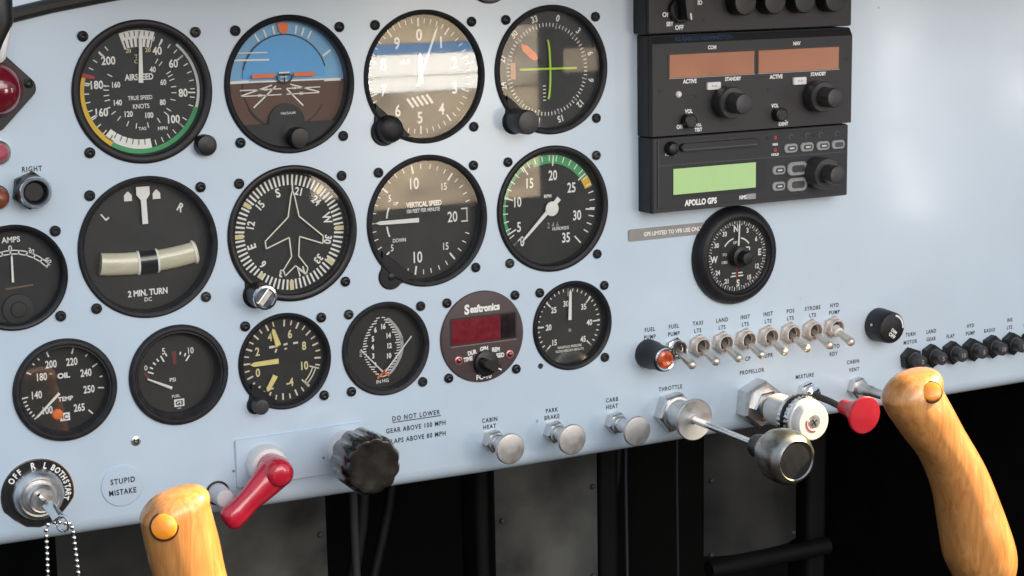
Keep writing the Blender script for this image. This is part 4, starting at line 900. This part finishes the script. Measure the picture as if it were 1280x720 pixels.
# ------------------------------------------------------------------ ignition switch with key
R = thing('ignition_switch', -117, -156.6, 'chrome key switch on black plate lettered OFF R L BOTH START', 'switch')
pts = [pol(19.6, a) for a in range(-112, 107, 4)] + [(16.5, -8), (11.5, -13.4), (6, -17.4), (0, -18.6), (-7, -17.2), (-13, -12.6), (-16.4, -9)]
m = MB(); m.prism([(x * 1.03, y * 1.03) for x, y in pts][::-1], 0, .5); m.build('plate_edge', CHROME, R, smooth=None)
m = MB(); m.prism(pts[::-1], .2, .9); m.build('plate', BLACK, R, smooth=None)
m = MB()
for s, a, r, h in (('O', -55, 16.8, 3.3), ('F', -43, 16.8, 3.3), ('F', -33, 16.8, 3.3), ('R', -5, 16.6, 3.6), ('L', 18, 16.6, 3.4), ('B', 34, 16.8, 3.2), ('O', 44, 16.8, 3.2), ('T', 54, 16.8, 3.2), ('H', 63, 16.8, 3.2), ('S', 73, 16.8, 3.2), ('T', 82, 16.8, 3.2), ('A', 90, 16.8, 3.2), ('R', 98, 16.8, 3.2), ('T', 106, 15.8, 3.5)):
    num(m, s, r, a, h, 1.0, turn=-a, sx=.8, bold=.025)
m.build('lettering', WHITE, R, smooth=None)
MB().lathe([(14.4, .8), (14.2, 3), (12.8, 5.5), (11.2, 6.8), (10.2, 6.6), (9.4, 5.8)], 56).build('bezel_ring', STEEL, R)
MB().lathe([(8.4, 5.6), (8.2, 11.5), (7.4, 12.6), (6.6, 12.4), (6.2, 11.9)], 48).build('key_barrel', STEEL, R)
m = MB(); m.box(-.9, .9, -4, 4, 11.8, 12.5, T4(rz=35)); m.build('key_slot', INK, R, smooth=None)
R = thing('ignition_key', -117, -156.6, 'steel key standing in the chrome ignition switch', 'key', z=12)
m = MB(); Mk = T4(rz=35)
m.prism(rect_pts(2.0, 7, .6, 3), -1, 12, Mk); m.tube([(0, 0, 10), (1.2, -2.0, 20), (2, -4, 26)], [3.2, 3.0, 3.4], 14, flat=.35); m.build('blade', CHROME, R)
ring = MB(); n = 28
ring.tube([(3.6 + 4.2 * math.cos(2 * PI * k / n) * .6, -6.8 + 4.2 * math.sin(2 * PI * k / n), 27 + 3 * math.cos(2 * PI * k / n)) for k in range(n + 1)], .9, 8); ring.build('bow_ring', CHROME, R)
R = thing('bead_chain', -113.5, -163.4, 'silver bead chain looped through the ignition key', 'chain', z=36)
L_ = [(-.6, .2, 1), (-3.6, .6, 0), (-6.4, -1.0, -2)] + [(-7.4 - .10 * k, -4.2 - 3.3 * k, -3) for k in range(10)]
L2 = [(2.2, -.6, 1), (4.6, -1.6, 0), (6, -4.2, -1)] + [(6.8 + .18 * k, -7.4 - 3.3 * k, -2) for k in range(9)]
m = MB()
for q in L_ + L2:
    m.lathe([(.1, -1.25), (.9, -.9), (1.28, 0), (.9, .9), (.1, 1.25)], 12, T4(*q))
m.build('beads', CHROME, R)
m = MB(); m.tube([Vector(q) for q in reversed(L_)] + [Vector(q) for q in L2], .35, 6); m.build('link_wire', STEEL, R)
m = MB(); m.tube([(-7.5, -36, -2), (-3, -38.6, -2), (3, -39.4, -2), (8.4, -36, -2)], [1.4, 2.2, 2.2, 1.4], 12); m.build('connector', CHROME, R)

# ------------------------------------------------------------------ lamps and sockets at the panel's end
R = thing('jack_socket', -110, 12.2, 'black hexagonal jack socket lettered RIGHT', 'socket')
hexnut(10.2, 0, 6, bev=.8, rot=20).build('nut', BLACK, R)
MB().lathe([(8.6, 5), (8.6, 13), (8.0, 14), (6.8, 14), (6.3, 12.5), (5.2, 8)], 40).build('barrel', CHROME, R)
MB().lathe([(8.9, 5.5), (8.8, 12.6)], 40, cap1=False).build('sleeve', BLACK, R)
MB().lathe([(6.6, 12.8), (6.2, 13.0), (4.8, 10)], 32).build('bore', BLACK, R)
R = thing('red_warning_lamp', -126, 67, 'large red domed warning lamp on black diamond flange', 'lamp')
m = MB(); m.prism([( (x - y) * .7071, (x + y) * .7071) for x, y in rect_pts(35, 35, 6, 6)], -.2, 3.4, bev=.7); m.build('flange', BLACK, R)
MB().lathe([(14.8, 3), (14.8, 5), (14, 6)], 56).build('lens_ring', mat('dark_red_ring', (.12, .01, .015), .35), R)
MB().lathe([(13.9, 5), (13.2, 9), (11, 12.4), (7.4, 14.6), (3, 15.6), (.3, 15.8)], 56).build('lens', REDL, R)
MB().lathe([(2.6, 3), (2.5, 4.2), (1.6, 4.6), (1.0, 4.0)], 20, T4(18.4, 2.4)).build('screw', BLACK, R)
R = thing('pink_lamp', -125.6, 33.6, 'small pinkish red lens in a pale ring under the large red lamp', 'lamp')
MB().lathe([(6.6, -.2), (6.4, 3), (5.4, 4), (4.6, 3.4)], 36).build('ring', STEEL, R)
MB().lathe([(4.9, 2.8), (4.2, 5.5), (2, 7)], 30).build('lens', PINKL, R)
R = thing('brown_lamp', -128, 9.6, 'small reddish brown dome beside the jack socket', 'lamp')
MB().lathe([(6.2, -.2), (6, 4), (5, 8), (3, 10), (.5, 10.6)], 36).build('dome', BROWNL, R, smooth=60)
MB().lathe([(6.8, -.3), (6.8, .8), (6.2, 1)], 36, cap1=False).build('ring', BLACK, R)
R = thing('blanking_plug', 170, 117.6, 'round dark maroon plug above the gap between two dials', 'plug')
MB().lathe([(14, -.3), (14, 1.6), (13.2, 2.4)], 60).build('rim', BLACK, R)
MB().lathe([(13, 2), (12, 2.8), (6, 3.2)], 60).build('cap_face', mat('maroon_grey', (.16, .12, .12), .4), R)
R = thing('corner_hose', -131, 108, 'dark hose with a pale lower sleeve hanging before the red lamp', 'hose', z=40)
m = MB(); m.tube([(2.5, 60, -6), (2.5, 30, -4), (2.4, 8, 0), (2.2, -4, 0), (-1, -14, 0), (-3.4, -24, 0)], [7, 7, 7.2, 7.2, 6, 4], 20); m.build('hose', BLACK, R)
m = MB(); m.tube([(7.6, -3, 2), (5.6, -9, 2), (3.2, -16, 2), (1.6, -22.6, 2), (1, -25, 2)], [1.0, 2.0, 2.6, 2.4, .8], 14); m.build('pale_sleeve', OFFW, R)

# ------------------------------------------------------------------ wooden control grips
def grip(name, label, x, y, zc, left, right, top, button, btn_r, depth, slim, stub):
    R = thing(name, x, y, label, 'control yoke', 'wooden yoke grips', z=zc)
    secs = []
    n = 40; m = MB(); vs = []; fs = []
    L = [Vector(p) for p in left]; Rr = [Vector(p) for p in right]
    rows = []
    def at(P, f):
        f *= len(P) - 1; i = min(int(f), len(P) - 2); t = f - i
        p0 = P[max(i - 1, 0)]; p1 = P[i]; p2 = P[i + 1]; p3 = P[min(i + 2, len(P) - 1)]
        return .5 * ((2 * p1) + (p2 - p0) * t + (2 * p0 - 5 * p1 + 4 * p2 - p3) * t * t + (3 * p1 - p0 - 3 * p2 + p3) * t ** 3)
    K = 34
    for k in range(K + 1):
        a = at(L, k / K); b = at(Rr, k / K); rows.append(((a + b) / 2, (b - a) / 2 * slim))
    # rounded top: shrink the first section towards the crown
    c0, h0 = rows[0]; tv = Vector(top) - c0
    caps = []
    for k in range(8):
        a = math.radians(90 * (8 - k) / 8)
        caps.append((c0 + tv * math.sin(a), h0 * max(.04, math.cos(a) ** .62)))
    cB, hB = rows[-1]; dv = (rows[-1][0] - rows[-2][0]).normalized() * hB.length * .45
    ends = [(cB + dv * math.sin(math.radians(90 * k / 5)), hB * max(.04, math.cos(math.radians(90 * k / 5)) ** .7)) for k in range(1, 6)]
    rows = caps + rows + ends
    for c, h in rows:
        for k in range(n):
            a = 2 * PI * k / n; ca = math.cos(a); sa = math.sin(a)
            e = .86
            u = math.copysign(abs(ca) ** e, ca); w = math.copysign(abs(sa) ** e, sa)
            vs.append((c.x - x + h.x * u, c.y - y + h.y * u, h.length * depth * w))
    for l in range(len(rows) - 1):
        for k in range(n):
            p = l * n + k; q = l * n + (k + 1) % n; fs.append((p, p + n, q + n, q))
    fs += [tuple(range(n)), tuple(reversed(range((len(rows) - 1) * n, len(rows) * n)))]
    m.add(vs, fs); m.build('handle', WOOD, R, smooth=75)
    bx, by, bz, brx, bry = button
    MB().lathe([(btn_r + .9, -3), (btn_r + .9, .2), (btn_r + .2, .6)], 40, T4(bx - x, by - y, bz, rx=brx, ry=bry)).build('button_ring', mat('button_recess', (.05, .012, .004), .5), R)
    MB().lathe([(btn_r, -2), (btn_r, 1.2), (btn_r * .93, 2.0), (btn_r * .75, 2.5), (btn_r * .3, 2.8)], 40, T4(bx - x, by - y, bz, rx=brx, ry=bry)).build('thumb_button', ORB, R)
    m = MB(); m.tube([(stub[0] - x, stub[1] - y, 0), (stub[2] - x, stub[3] - y, -10)], [11, 12], 24); m.build('yoke_arm', BLACK, R)
    return R
grip('control_yoke', 'wooden yoke grip with orange button below the circuit breakers', 436, -262, 150,
     [(351.4, -137), (356.8, -146), (367.9, -160.5), (383.2, -177.5), (393.9, -198.4), (399.5, -221.3), (403.9, -243), (410.4, -255)],
     [(398.4, -130), (407.4, -144), (416.2, -157.5), (433.7, -184.3), (447.8, -213.0), (459.4, -239.5), (462.9, -252), (461.4, -263)],
     (378, -119), (376.4, -128.8, 15.6, -26, -34), 5.8, .85, .80, (440, -262, 470, -360))
grip('control_yoke', 'wooden yoke grip with orange button beside the ignition switch', -79, -250, 150,
     [(-102.4, -134), (-101.2, -142), (-99.6, -152), (-97, -166), (-93, -190), (-88, -215), (-84, -240)],
     [(-67, -128.5), (-65, -138), (-63, -148), (-60.4, -165), (-55, -190), (-49, -215), (-44, -240)],
     (-82, -120.6), (-93.6, -134.2, 11.6, -14, -24), 6.2, .85, .96, (-65, -240, -45, -340))
